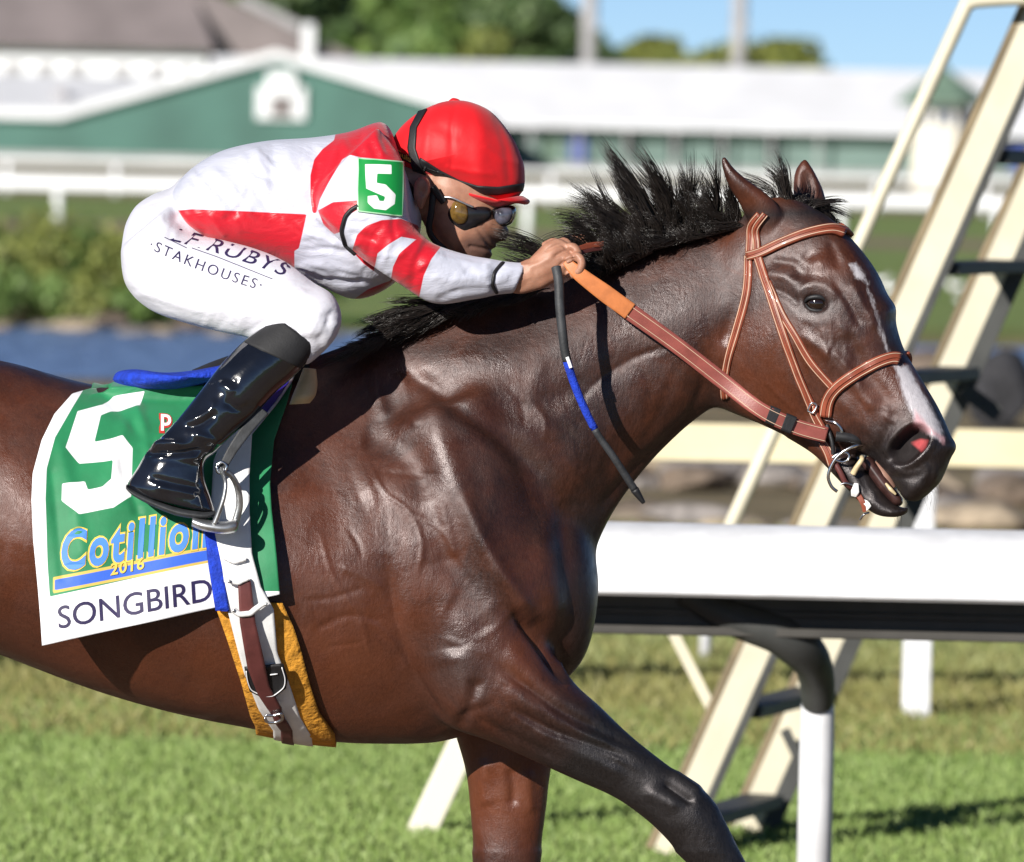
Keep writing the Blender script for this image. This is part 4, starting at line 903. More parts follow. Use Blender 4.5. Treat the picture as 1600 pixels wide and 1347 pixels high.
# ---- mane, forelock, tail
def strands(specs, r0, seed, curl=.25):
    r = np.random.default_rng(seed); Vs, Fs, n = [], [], 0
    for (ra, rb, ctl, tip, cnt, spr, w0, wt) in specs:
        ra, rb, ctl, tip = map(lambda q: np.asarray(q, float), (ra, rb, ctl, tip))
        nc = max(3, cnt // 34)
        for ci in range(nc):
            uc = r.random(); kc = r.normal(0, spr, 2); lc = r.uniform(.8, 1.2); wc_ = r.normal(0, .016); ph = r.uniform(0, 6); am = r.uniform(3, 15); fr = r.uniform(2.5, 4.5)
            cj = r.normal(0, 6, 2)
            for i in range(int(cnt / nc * 1.6)):
                u = np.clip(uc + r.normal(0, .10), 0, 1); a = ra + (rb - ra) * u; shc = (ra + (rb - ra) * uc - (ra + rb) / 2) * .8; sh = (a - (ra + rb) / 2) * .8
                ln = lc * r.uniform(.66, 1.06); jit = r.normal(0, 1.0, 2)
                c1 = ctl + sh * .8 + cj + jit * 3; t1 = tip + shc * .9 + (sh - shc) * .25 + kc + jit * 3.4; t1 = a + (t1 - a) * ln; c1 = a + (c1 - a) * ln
                tt = np.linspace(0, 1, 10)[:, None]; q = (1 - tt) ** 2 * a + 2 * tt * (1 - tt) * c1 + tt ** 2 * t1
                per = np.array([-(t1 - a)[1], (t1 - a)[0]]); per /= np.linalg.norm(per) + 1e-6
                q = q + per * (np.sin(tt * fr + ph) * tt * am + np.sin(tt * r.uniform(3, 7) + r.uniform(0, 6)) * tt * 1.6)
                wa = w0 + r.normal(0, .008); wb = wa + wt + wc_ + r.normal(0, .005); ws = wa + (wb - wa) * tt[:, 0]
                D3 = _f[None] + _r[None] * ((q[:, :1] - 800) / FPX) + _u[None] * ((673.5 - q[:, 1:]) / FPX)
                pts = CAM + D3 * ((-ws - CAM[1]) / D3[:, 1])[:, None]
                rad = r0 * r.uniform(.7, 1.25) * np.array([1, 1.1, 1.1, 1, .95, .88, .78, .62, .42, .1])
                V_, F_ = tube(pts, rad, 3); Vs.append(V_); Fs += [tuple(x_ + n for x_ in f) for f in F_]; n += len(V_)
    return np.concatenate(Vs), Fs
specs = [
 ((1100, 368), (1168, 345), (1108, 345), (1085, 318), 150, 10, .02, .02), ((1105, 364), (1160, 345), (1130, 320), (1118, 268), 90, 6, .0, .02), ((1130, 358), (1170, 343), (1150, 335), (1138, 300), 90, 8, .02, .02),
 ((1060, 378), (1110, 362), (1092, 330), (1066, 262), 150, 6, .0, .02), ((1040, 380), (1090, 368), (1080, 335), (1092, 262), 90, 6, .01, .03), ((1080, 372), (1120, 360), (1118, 325), (1103, 268), 60, 6, .0, .03), ((1070, 376), (1130, 358), (1110, 345), (1076, 300), 130, 9, .015, .02),
 ((1000, 390), (1050, 376), (1035, 335), (956, 244), 240, 6, .01, .02), ((1010, 388), (1065, 375), (1055, 325), (1002, 250), 200, 7, .0, .03), ((1030, 385), (1075, 374), (1072, 330), (1035, 262), 110, 6, .0, .03), ((1000, 392), (1070, 374), (1035, 350), (1000, 318), 260, 12, .02, .02),
 ((975, 398), (1020, 386), (992, 345), (900, 296), 180, 7, .0, .02), ((960, 402), (1010, 388), (985, 345), (888, 322), 170, 8, .01, .02), ((955, 404), (1000, 392), (968, 350), (918, 272), 45, 8, .0, .03),
 ((935, 414), (985, 398), (945, 342), (874, 342), 90, 7, .01, .03), ((920, 420), (965, 406), (925, 345), (866, 372), 55, 8, .01, .03), ((950, 412), (1000, 396), (970, 372), (930, 352), 170, 10, .02, .02),
 ((925, 440), (1000, 398), (960, 405), (932, 396), 300, 10, .055, .015), ((950, 430), (1020, 395), (990, 385), (965, 368), 260, 10, .045, .015), ((1005, 396), (1165, 354), (1080, 365), (1056, 352), 420, 9, .035, .015),
 ((700, 476), (840, 448), (760, 442), (690, 425), 90, 8, .01, .02), ((760, 465), (900, 420), (830, 405), (745, 385), 110, 7, .0, .02),
 ((560, 535), (690, 482), (610, 520), (552, 548), 260, 8, .075, .02), ((600, 515), (700, 478), (640, 492), (566, 520), 240, 7, .05, .03), ((640, 495), (720, 470), (650, 462), (575, 492), 90, 8, .02, .04), ((620, 510), (740, 474), (660, 500), (610, 520), 240, 7, .07, .02), ((640, 500), (860, 450), (720, 480), (680, 490), 260, 7, .06, .02),
 ((1190, 335), (1240, 325), (1215, 290), (1195, 268), 80, 8, .03, .0), ((1205, 325), (1245, 320), (1240, 285), (1188, 260), 70, 7, .02, .0), ((1200, 335), (1270, 330), (1250, 295), (1288, 345), 200, 10, .03, -.01), ((1200, 330), (1260, 325), (1240, 285), (1300, 352), 220, 9, .01, -.02), ((1230, 325), (1290, 340), (1275, 305), (1308, 356), 160, 8, -.02, -.01)]
MV, MF = strands(specs, .00085, 5)
mane = mesh_obj('mane', MV, MF, M['hair'], horse, smooth=True); mane['kind'] = 'stuff'; mane['label'] = 'black mane blown up and back along the crest'
TV, TF = strands([((-710, 740), (-680, 700), (-820, 640), (-1150, 830), 500, 45, 0, 0), ((-710, 760), (-690, 720), (-900, 680), (-1080, 980), 350, 50, 0, 0)], .0018, 9)
WV, WF = strands([((1392, 788), (1408, 792), (1404, 806), (1400, 818), 9, 14, .03, .01), ((1440, 765), (1470, 745), (1470, 785), (1468, 796), 9, 14, .04, .01)], .00022, 31)
wk = mesh_obj('whiskers', WV, WF, M['hair'], horse); wk['kind'] = 'stuff'
tail = mesh_obj('tail', TV, TF, M['hair'], horse); tail['kind'] = 'stuff'; tail['label'] = 'black tail streaming back'

# ================================================================== TACK ON THE BARREL
def mirror_y(V): V = np.array(V, float); V[..., 1] *= -1; return V
def both(name, pts, nor, th, m, parent, mirror=mirror_y, far=True):
    """one strap on the near side and its twin on the far side"""
    o = mesh_obj(name, *slab(pts, nor, th), m, parent)
    if far: fix_normals(mesh_obj(name, *slab(mirror(pts), mirror(pts + nor) - mirror(pts), th), m, parent))
    return fix_normals(o)
# --- saddle cloth
cloth_root = empty('saddle_cloth'); tag(cloth_root, 'green number cloth with white border and a large white 5 under the saddle', 'saddle cloth')
Lc = [(143, 606), (113, 615), (85, 647), (65, 688), (51, 740), (49, 782), (52, 842), (60, 918), (65, 970), (68, 1006)]
Rc = [(456, 600), (447, 634), (428, 690), (421, 760), (423, 800), (430, 870), (435, 928)]
nu, nv = 150, 150
cp, cn, cpx = patch(HT, Lc, Rc, nu, nv, .010)
wm = np.maximum.accumulate(-cp[..., 1], axis=0)
wm[1:] = np.maximum(wm[1:], wm[1:] * .0 + wm[1:]); 
wm0 = wm.copy()
for _ in range(12): wm[1:-1] = np.maximum((wm[:-2] + 2 * wm[1:-1] + wm[2:]) / 4, wm0[1:-1])
wm += .006
for i_ in range(nv):
    for j_ in range(nu): cp[i_, j_] = P(cpx[i_, j_, 0], cpx[i_, j_, 1], wm[i_, j_])
gi = np.gradient(cp, axis=0); gj = np.gradient(cp, axis=1); cn = np.cross(gj, gi); cn /= np.linalg.norm(cn, axis=2)[..., None] + 1e-9; cn = np.where(cn[..., 1:2] > 0, -cn, cn)
for _ in range(8):
    q_ = cn.copy(); q_[1:] += cn[:-1]; q_[:-1] += cn[1:]; q_[:, 1:] += cn[:, :-1]; q_[:, :-1] += cn[:, 1:]; cn = q_ / np.linalg.norm(q_, axis=2)[..., None]
uu, vv = np.meshgrid(np.linspace(0, 1, nu), np.linspace(0, 1, nv))
lift = .030 * np.clip((vv - .35) / .65, 0, 1) ** 2 * (1 - uu) ** .8 + .022 * vv * np.clip((uu - .8) / .2, 0, 1) + .020 * np.clip(vv, 0, 1) ** 3 * np.clip((.68 - uu) / .5, 0, 1)
X_, Y_ = cpx[..., 0], cpx[..., 1]
wr = np.zeros_like(lift)
for (a, b_), r_, h_ in [(((215, 640), (250, 760)), 9, 5), (((190, 720), (215, 800)), 8, -4), (((95, 700), (130, 860)), 12, 4), (((160, 610), (240, 700)), 10, -4), (((230, 760), (290, 800)), 8, 4), (((120, 800), (250, 790)), 9, 3), (((80, 740), (100, 900)), 8, -3), (((200, 650), (170, 760)), 11, 4)]:
    d = seg_dist(np.stack([X_.ravel(), Y_.ravel()], 1), [a, b_])[0].reshape(X_.shape); wr += h_ * .001 * np.exp(-(d / r_) ** 2)
cp = cp + cn * (lift + wr + .004 * np.sin(X_ / 23 + Y_ / 60) * vv)[..., None]
def cloth_mat():
    m, nt, b = nodes('printed_number_cloth'); b.inputs['Roughness'].default_value = .62; b.inputs['Sheen Weight'].default_value = .15
    c = mixc(nt, ramp(nt, attr(nt, 'green'), -.6, .6), (.80, .80, .83), mixc(nt, ramp(nt, noise(nt, 9), .3, .7), (.008, .17, .062), (.012, .235, .088)))
    c = mixc(nt, ramp(nt, attr(nt, 'bar_edge'), -.5, .5), c, (.62, .45, .09)); c = mixc(nt, ramp(nt, attr(nt, 'bar'), -.5, .5), c, (.03, .12, .62))
    c = mixc(nt, ramp(nt, attr(nt, 'five'), -.6, .6), c, (.82, .82, .85))
    nt.links.new(c, b.inputs['Base Color']); nb = bump(nt, b, noise(nt, 500, 2), .15, .0006); bump(nt, b, noise(nt, 18, 4), .25, .006, nb); return m
M['cloth'] = cloth_mat()
CV, CF = slab(cp, cn, .003)
cl = mesh_obj('near_panel', CV, CF, M['cloth'], cloth_root); fix_normals(cl)
px2 = np.concatenate([cpx.reshape(-1, 2)] * 2)
k4 = lambda a: [(x * .3414, 540 + y * .3414) for x, y in a]
FIVE = k4([(355, 300), (470, 268), (520, 230), (662, 208), (640, 282), (510, 298), (462, 318), (432, 440), (560, 418), (607, 470), (600, 690), (520, 748), (362, 778), (282, 712), (284, 635), (388, 622), (402, 662), (470, 650), (508, 618), (516, 530), (362, 540), (300, 470)])
put_attr(cl, 'green', sdf(px2, [(142, 590), (113, 637), (86, 684), (73, 732), (71, 780), (75, 882), (79, 931), (324, 878), (470, 845), (520, 560)]) * 1.0)
g2 = sdf(px2, [(372, 560), (372, 1000), (520, 1000), (520, 560)]); cl.data.attributes['green'].data.foreach_set('value', np.maximum(sdf(px2, [(142, 590), (113, 637), (86, 684), (73, 732), (71, 780), (75, 882), (79, 931), (324, 878), (470, 845), (520, 560)]), np.minimum(g2, 923 - px2[:, 1])).astype(np.float32))
put_attr(cl, 'five', sdf(px2, FIVE))
put_attr(cl, 'bar', sdf(px2, [(87, 905), (340, 857), (340, 873), (87, 921)])); put_attr(cl, 'bar_edge', sdf(px2, [(84, 901), (340, 852), (340, 877), (84, 926)]))
far = mirror_y(cp); fo = mesh_obj('far_panel', *slab(far, mirror_y(cn), .003), M['cloth'], cloth_root); fix_normals(fo)
for a_ in ('green', 'five', 'bar', 'bar_edge'):
    q = np.empty(len(px2), np.float32); cl.data.attributes[a_].data.foreach_get('value', q); put_attr(fo, a_, q)
top = np.stack([cp[0] * (1 - f) + far[0] * f + np.array([0, 0, .008 * math.sin(math.pi * f)]) for f in np.linspace(0, 1, 16)])
tn = np.zeros_like(top); tn[..., 2] = 1
to = mesh_obj('top_panel', *slab(top, tn, .003), M['cloth'], cloth_root)
for a_ in ('green', 'five', 'bar', 'bar_edge'): put_attr(to, a_, np.full(len(to.data.vertices), 5 if a_ == 'green' else -5))
CT = bvh(cp.reshape(-1, 3), [(i * nu + j, i * nu + j + 1, (i + 1) * nu + j + 1, (i + 1) * nu + j) for i in range(nv - 1) for j in range(nu - 1)])
print_text('horse_name_lettering', 'SONGBIRD', CT, (90, 983), (.983, -.186), (-3, -50), M['navy_print'], cloth_root, .0012, .004, 1.0, fit=244)
print_text('race_name_outline', 'Cotillion', CT, (93, 891), (.984, -.165), (5, -84), M['yellow_print'], cloth_root, .0012, .065, 1.16, fit=238)
print_text('race_name_lettering', 'Cotillion', CT, (94, 891), (.984, -.165), (5, -84), M['blue_print'], cloth_root, .0022, .03, 1.16, fit=233)
print_text('race_year_lettering', '2016', CT, (172, 899), (.98, -.19), (1, -26), M['yellow_print'], cloth_root, .0022, .02, 1.1, fit=54)
print_text('sponsor_letter_outline', 'p', CT, (249, 666), (38, 2), (0, -38), M['red_print'], cloth_root, .0012, .07)
print_text('sponsor_letter', 'p', CT, (250, 665), (36, 2), (0, -36), M['white_print'], cloth_root, .0022, .02)

# --- girth
girth = empty('girth'); tag(girth, 'white webbing girth with mustard padding and brown buckled strap round the horse chest', 'girth')
def gpatch(L, Rr, off, th, name, m, nu=14, nv=50, bulge=0.0, parent=girth, far=True, tree=HT, under=False, off1=None):
    p_, n_, x_ = patch(tree, L, Rr, nu, nv, 0.0, bulge=0)
    o1 = off if off1 is None else off1; ofs = np.interp(np.linspace(0, 1, nv), [0, .45, 1], [off, off, o1]); ff = np.linspace(-1, 1, nu); p_ = p_ + n_ * (ofs[:, None] + bulge * (1 - ff ** 2)[None])[..., None]; off = o1
    if under:
        last = p_[-1]; zb = []
        for q in last:
            lo_ = HT.ray_cast(Vector((q[0], 0, -1)), Vector((0, 0, 1)))[0]; zb.append((lo_.z if lo_ is not None else q[2]) - off)
        drop = np.maximum(last[:, 2] - np.array(zb), .004); rows = []
        for f in np.linspace(0, 1, 14)[1:-1]:
            r_ = last.copy(); r_[:, 1] = last[:, 1] * (1 - 2 * f); r_[:, 2] -= drop * math.sin(math.pi * f) ** .7; rows.append(r_)
        full = np.concatenate([p_, np.array(rows), mirror_y(p_[::-1])]); c_ = full.mean(axis=(0, 1))
        gi = np.gradient(full, axis=0); gj = np.gradient(full, axis=1); nn = np.cross(gi, gj); nn /= np.linalg.norm(nn, axis=2)[..., None] + 1e-9
        nn = np.where(((full - c_) * nn).sum(2)[..., None] < 0, -nn, nn)
        return fix_normals(mesh_obj(name, *slab(full, nn, th), m, parent))
    return both(name, p_, n_, th, m, parent, far=far)
gp = gpatch([(334, 940), (354, 993), (376, 1056), (392, 1112), (400, 1128)], [(440, 940), (458, 978), (470, 1014), (485, 1067), (500, 1112), (524, 1146)], .016, .014, 'fleece_pad', M['mustard'], 22, 60, bulge=.004, under=True, off1=.010)
gpatch([(352, 690), (330, 740), (326, 800), (330, 832), (344, 889), (354, 948), (381, 1038), (405, 1097), (428, 1132)], [(392, 690), (386, 760), (386, 810), (390, 870), (404, 915), (424, 945), (431, 1008), (449, 1052), (470, 1112), (488, 1142)], .048, .008, 'white_web_band', M['white_web'], 16, 80, bulge=.002, under=True, off1=.013)
gpatch([(316, 826), (324, 885), (335, 946)], [(330, 826), (345, 889), (356, 948)], .046, .016, 'blue_edge', M['blue_pad'], 6, 24)
gpatch([(368, 905), (372, 960), (385, 1020), (402, 1060), (424, 1092)], [(388, 905), (396, 960), (410, 1010), (420, 1050), (440, 1086)], .058, .006, 'billet_strap', M['leather_dark'], 6, 40, off1=.040)
gpatch([(424, 1098), (440, 1130)], [(440, 1096), (458, 1130)], .027, .005, 'lower_strap', M['leather_dark'], 6, 24, under=True, off1=.0165)
bp = gpatch([(381, 1024), (384, 1040), (390, 1058), (412, 1068)], [(440, 1020), (447, 1040), (445, 1054), (426, 1068)], .042, .004, 'buckle_guard', M['black'], 10, 16)
def gtube(pts, r_, name, m, off, parent=girth, tree=HT, n=40, sides=8):
    q = arc(pts, n); out = [];
    for a in q:
        p_, n_ = hit(tree, a[0], a[1]); out.append(p_ + n_ * off)
    out = np.array(out)
    for _ in range(3): out[1:-1] = (out[:-2] + 2 * out[1:-1] + out[2:]) / 4
    return mesh_obj(name, *tube(out, r_, sides), m, parent)
gtube([(384, 1028), (386, 1041), (392, 1055), (411, 1064), (426, 1064), (442, 1052), (443, 1040), (437, 1024)], .0011, 'stitching', M['white_print'], .044)
gtube([(392, 1036), (398, 1035)], .0013, 'stitching', M['white_print'], .044, n=4); gtube([(420, 1034), (431, 1033)], .0013, 'stitching', M['white_print'], .044, n=4)
gtube([(416, 1091), (428, 1092), (440, 1089), (442, 1098), (432, 1102), (418, 1101), (415, 1094)], .003, 'buckle', M['steel'], .042)
gtube([(360, 942), (372, 949), (388, 948), (398, 940), (410, 934)], .0055, 'keeper_strap', M['white_web'], .060); gtube([(346, 876), (362, 882), (380, 878)], .004, 'keeper_strap', M['white_web'], .056); gtube([(352, 906), (368, 909), (384, 903)], .004, 'keeper_strap', M['white_web'], .060)
for q in ((360, 942), (409, 935), (352, 906)): gtube([q, (q[0] + 3, q[1] + 1)], .0032, 'rivet', M['steel_dull'], .066, n=3)

# --- saddle
sad = empty('racing_saddle'); tag(sad, 'small racing saddle with royal blue pad and dark blue flaps under the jockey', 'saddle')
mesh_obj('blue_pad', *inflate([(176, 593), (184, 581), (212, 577), (255, 582), (300, 579), (345, 570), (420, 556), (430, 590), (350, 596), (310, 605), (270, 612), (220, 612), (188, 606)], .17, 0, ex=.5), M['blue_pad'], sad)
mesh_obj('seat', *inflate([(300, 578), (345, 560), (400, 545), (470, 548), (490, 575), (470, 600), (400, 595), (330, 596)], .13, 0), M['boot_top'], sad)
gpatch([(395, 590), (372, 640), (352, 690), (338, 742)], [(474, 582), (457, 613), (433, 645), (384, 700)], .036, .008, 'flap', M['blue_flap'], 14, 30, parent=sad)
gtube([(476, 580), (459, 613), (434, 646), (386, 700)], .0028, 'flap_piping', M['steel_dull'], .038, sad)
mesh_obj('pommel_roll', *loft([(494, 577, 474, 575, .02, .20), (496, 600, 466, 596, .022, .215), (493, 618, 457, 618, .022, .225), (484, 630, 452, 632, .012, .228)], n=20), M['tan_leather'], sad)
mesh_obj('pommel_roll', *loft([(494, 577, 474, 575, .02, -.20), (496, 600, 466, 596, .022, -.215), (493, 618, 457, 618, .022, -.225), (484, 630, 452, 632, .012, -.228)], n=20), M['tan_leather'], sad)
def ribbon(name, pts, wid, th, m, parent, side=None):
    """free strap through (px,py,w) points; wid in px per point, lying across the view"""
    pts = np.asarray(pts, float); c = crom(pts, 12 * (len(pts) - 1) + 1); wid = np.interp(np.linspace(0, 1, len(c)), np.linspace(0, 1, len(wid)), wid)
    q = np.array([P(*a) for a in c]); T = np.gradient(q, axis=0); T /= np.linalg.norm(T, axis=1)[:, None]
    S = np.cross(T, np.array([0, -1.0, 0])); S /= np.linalg.norm(S, axis=1)[:, None]; Nn_ = np.cross(S, T)
    f = np.linspace(-.5, .5, 7)
    g = q[:, None] + S[:, None] * (f[None, :, None] * wid[:, None, None] * .0012); nn = np.repeat(Nn_[:, None], 7, 1)
    nn = np.where(nn[..., 1:2] > 0, -nn, nn)
    return fix_normals(mesh_obj(name, *slab(g, nn, th), m, parent))
def stirrup(sg):
    r = empty('stirrup'); tag(r, 'aluminium racing stirrup under the near boot of the jockey' if sg > 0 else 'stirrup on the far side of the horse', 'stirrup', 'stirrups')
    w = lambda a: a * sg
    ribbon('leather', [(412, 640, w(.315)), (385, 672, w(.325)), (362, 705, w(.335)), (345, 737, w(.34))], [20, 18, 15, 11], .004, M['leather_dark'] if 0 else M['black_soft'], r)
    lft = [(346, 734, .342), (330, 744, .348), (318, 762, .36), (312, 790, .372), (306, 812, .376)]; rgt = [(346, 734, .342), (362, 744, .336), (372, 765, .326), (374, 792, .318), (366, 822, .316)]
    mid = [(346, 734, .35), (352, 752, .38), (350, 775, .385), (342, 800, .383), (335, 818, .38)]
    for q in (mid, rgt): mesh_obj('side_branch', *tube(crom([P(a, b_, w(c)) for a, b_, c in q], 24), np.interp(np.linspace(0, 1, 24), [0, .3, 1], [.006, .0055, .0075]), 10, flat=.7), M['steel_dull'], r)
    mesh_obj('tread', *loft([(302, 806, 300, 822, .03, w(.35)), (320, 811, 318, 829, .036, w(.35)), (350, 815, 348, 834, .036, w(.35)), (368, 812, 366, 832, .03, w(.35)), (373, 815, 372, 827, .02, w(.35))], n=20, ex=.5), M['steel_dull'], r)
    mesh_obj('eyelet', *tube(crom([P(338, 728, w(.345)), P(346, 722, w(.345)), P(354, 728, w(.345)), P(350, 738, w(.345)), P(341, 738, w(.345)), P(338, 728, w(.345))], 20), .003, 8), M['steel'], r)
stirrup(1); stirrup(-1)

# ================================================================== BRIDLE
br = empty('bridle'); tag(br, 'red brown leather bridle with raised stitching on the horse head', 'bridle')
def strap(name, pts, wid, off=.0045, th=.005, m='leather', far=True, parent=br, n=None, tree=HT):
    pts = crom(pts, 10 * (len(pts) - 1) + 1) if len(pts) > 2 else np.asarray(pts, float); n = n or max(8, int(np.linalg.norm(np.diff(pts, axis=0), axis=1).sum() / 4)); c = arc(pts, n)
    T = np.gradient(c, axis=0); T /= np.linalg.norm(T, axis=1)[:, None]; S = np.stack([-T[:, 1], T[:, 0]], 1)
    wd_ = np.interp(np.linspace(0, 1, n), np.linspace(0, 1, len(wid)), wid)[:, None] if not np.isscalar(wid) else wid
    p_, n_, _ = patch(tree, c - S * wd_ / 2, c + S * wd_ / 2, 7, n, off, resample=False, bulge=.0015)
    for _ in range(3): p_[1:-1] = (p_[:-2] + 2 * p_[1:-1] + p_[2:]) / 4
    o = both(name, p_, n_, th + .003, M[m], parent, head_mirror, far)
    for k in (1, 5):
        q = p_[:, k] + n_[:, k] * .0004
        mesh_obj('stitching', *tube(q, .0009, 5), M['stitch'], o)
    q = p_[:, 3] + n_[:, 3] * .0005; mesh_obj('raised_ridge', *tube(q, .0017, 8), M[m], o)
    return o
strap('throatlatch', [(1170, 400), (1168, 455), (1153, 514), (1138, 562), (1132, 600), (1134, 622)], 12)
strap('crownpiece', [(1172, 404), (1174, 375), (1176, 352), (1188, 335)], 13); strap('crownpiece', [(1184, 402), (1184, 378), (1182, 356), (1196, 334)], 11, .006)
strap('cheekpiece', [(1184, 398), (1210, 478), (1236, 556), (1254, 603), (1272, 640), (1284, 668)], 13, .006)
strap('noseband_hanger', [(1200, 440), (1222, 490), (1243, 525), (1268, 567), (1300, 604)], 11, .004)
strap('browband', [(1170, 401), (1190, 396), (1222, 381), (1262, 366), (1298, 360), (1318, 366)], 14, .009)
strap('noseband', [(1291, 650), (1294, 628), (1303, 611), (1324, 593), (1365, 569), (1392, 560), (1404, 562)], 19, .007)
strap('bit_hanger', [(1270, 632), (1280, 655), (1292, 676)], 12, .010)
strap('chin_strap', [(1285, 690), (1296, 708), (1303, 726)], 14, .006, m='leather')
def htube(name, pts, r_, m, parent=br, n=30, far=True, sides=10):
    q = crom([P(*a) for a in pts], n); o = mesh_obj(name, *tube(q, r_, sides), M[m], parent)
    if far: mesh_obj(name, *tube(head_mirror(q), r_, sides), M[m], parent)
    return o
hw_ = lambda px, py, o=0: -hit(HT, px, py)[0][1] + o
wb = hw_(1300, 690) + .012
htube('cheek_buckle', [(1262, 642, wb + .012), (1268, 630, wb + .014), (1276, 634, wb + .014), (1270, 645, wb + .014), (1262, 642, wb + .012)], .0017, 'steel')
htube('bit_ring', [(1291, 657, wb), (1304, 660, wb + .012), (1314, 670, wb + .014), (1316, 684, wb + .012)], [.0035] * 30, 'steel')
htube('bit_cheek', [(1292, 664, wb), (1300, 690, wb + .006), (1302, 710, wb + .004)], .0042, 'black')
htube('bit_mouthpiece', [(1306, 682, wb + .012), (1325, 684, wb + .012), (1342, 688, wb + .006), (1352, 692, wb - .02)], np.linspace(.010, .008, 30), 'black')
htube('bit_ring', [(1352, 694, wb - .002), (1338, 696, wb + .012), (1322, 703, wb + .014), (1308, 714, wb + .012), (1299, 728, wb + .01), (1294, 745, wb + .008), (1299, 760, wb + .006), (1308, 768, wb + .004)], .0032, 'steel')
htube('bit_ring', [(1300, 716, wb + .012), (1310, 709, wb + .012), (1324, 708, wb + .012), (1326, 717, wb + .012), (1316, 722, wb + .012), (1304, 718, wb + .012)], .0025, 'steel')
htube('curb_strap', [(1304, 722, wb + .002), (1314, 740, wb + .004), (1322, 755, wb), (1334, 763, wb - .01), (1342, 770, wb - .02)], .0055, 'leather_dark')
htube('curb_buckle', [(1313, 757, wb + .008), (1322, 755, wb + .009), (1332, 758, wb + .008)], .002, 'steel', far=False)
# tongue tie ends hanging under the chin
for nm, pts, wd_, mm in (('tongue_tie', [(1338, 755, .09), (1336, 768, .095), (1334, 776, .09)], [6, 13, 8], 'white_web'), ('tongue_tie', [(1350, 776, .085), (1356, 786, .09), (1352, 798, .088)], [4, 15, 3], 'white_web'), ('chin_tab', [(1340, 772, .088), (1348, 786, .09), (1351, 800, .088)], [9, 8, 5], 'leather')):
    ribbon(nm, [(a, b_, c + wb - .08) for a, b_, c in pts], wd_, .003, M[mm], br)
htube('tie_clip', [(1344, 812, wb), (1350, 804, wb + .004), (1358, 801, wb)], .002, 'steel', far=False)
# reins: near and far
def rein(sg):
    f = (lambda p: p) if sg > 0 else None
    nm = 'near' if sg > 0 else 'far'
    r = empty('rein'); tag(r, 'maroon rein with orange rubber grip from the near hand to the bit' if sg > 0 else 'rein on the far side of the neck, showing by the fists', 'rein', 'reins')
    if sg > 0:
        ribbon('rubber_grip', [(884, 408, .185), (905, 428, .19), (945, 458, .185), (985, 487, .175)], [12, 22, 27, 27], .005, M['rein_rubber'], r)
        rl = ribbon('rein_leather', [(980, 484, .174), (1054, 537, .155), (1125, 592, .135), (1187, 640, wb + .028), (1241, 666, wb + .02), (1292, 680, wb + .012)], [27, 25, 25, 24, 25, 24], .005, M['rein_red'], r)
        for sgn in (-1, 1):
            q = crom([P(*a) for a in [(980, 484 + sgn * 9.5, .1765), (1054, 537 + sgn * 9.5, .1575), (1125, 592 + sgn * 9.5, .1375), (1187, 640 + sgn * 9.5, wb + .0305), (1241, 666 + sgn * 9.5, wb + .0225), (1290, 680 + sgn * 9.5, wb + .0145)]], 60); mesh_obj('stitching', *tube(q, .0008, 5), M['stitch'], r)
        for a in ((1207, 650), (1232, 662)): ribbon('tape', [(a[0] - 7, a[1] - 3, wb + .028), (a[0] + 1, a[1], wb + .027), (a[0] + 8, a[1] + 3, wb + .026)], [28, 28, 28], .009, M['black'], r)
        ribbon('rein_tail', [(893, 392, .12), (920, 384, .09), (944, 381, .07)], [6, 9, 8], .004, M['leather'], r)
        ribbon('rein_tail', [(900, 398, .12), (922, 391, .09), (942, 388, .07)], [5, 6, 6], .004, M['leather_dark'], r)
    else:
        ribbon('rubber_grip', [(905, 402, -.13), (950, 450, -.16), (985, 484, -.16)], [12, 24, 27], .005, M['rein_rubber'], r)
        q = head_mirror(np.array([P(1250, 668, wb + .02), P(1292, 680, wb + .012)]))
        c = crom(np.array([P(980, 482, -.16), P(1080, 560, -.15), q[0], q[1]]), 40); mesh_obj('rein_leather', *tube(c, .012, 8, flat=.25), M['rein_red'], r)
rein(1); rein(-1)
# whip in the near hand
wh = empty('whip'); tag(wh, 'black riding whip with blue taped section hanging from the jockey hand', 'whip')
wp = np.array([(869, 418, .205), (873, 440, .215), (875, 480, .222), (879, 520, .225), (885, 560, .222), (902, 612, .215), (929, 670, .205), (960, 716, .195), (985, 755, .185), (1006, 786, .18)], float)
cw = np.array([P(*a) for a in crom(wp, 100)])
def wseg(a, b_, r0, r1, name, m): mesh_obj(name, *tube(cw[a:b_], np.linspace(r0, r1, b_ - a), 14), M[m], wh)
wseg(0, 46, .0095, .0085, 'handle', 'black_soft'); wseg(45, 67, .0082, .0072, 'blue_tape', 'blue_pad'); wseg(66, 92, .0068, .0072, 'shaft', 'black_soft'); wseg(91, 100, .0082, .0035, 'leather_tip', 'black')
lt = wp[4]; ribbon('white_tag', [(886, 558, .236), (889, 566, .235), (892, 575, .233)], [5, 5, 5], .002, M['white_print'], wh)

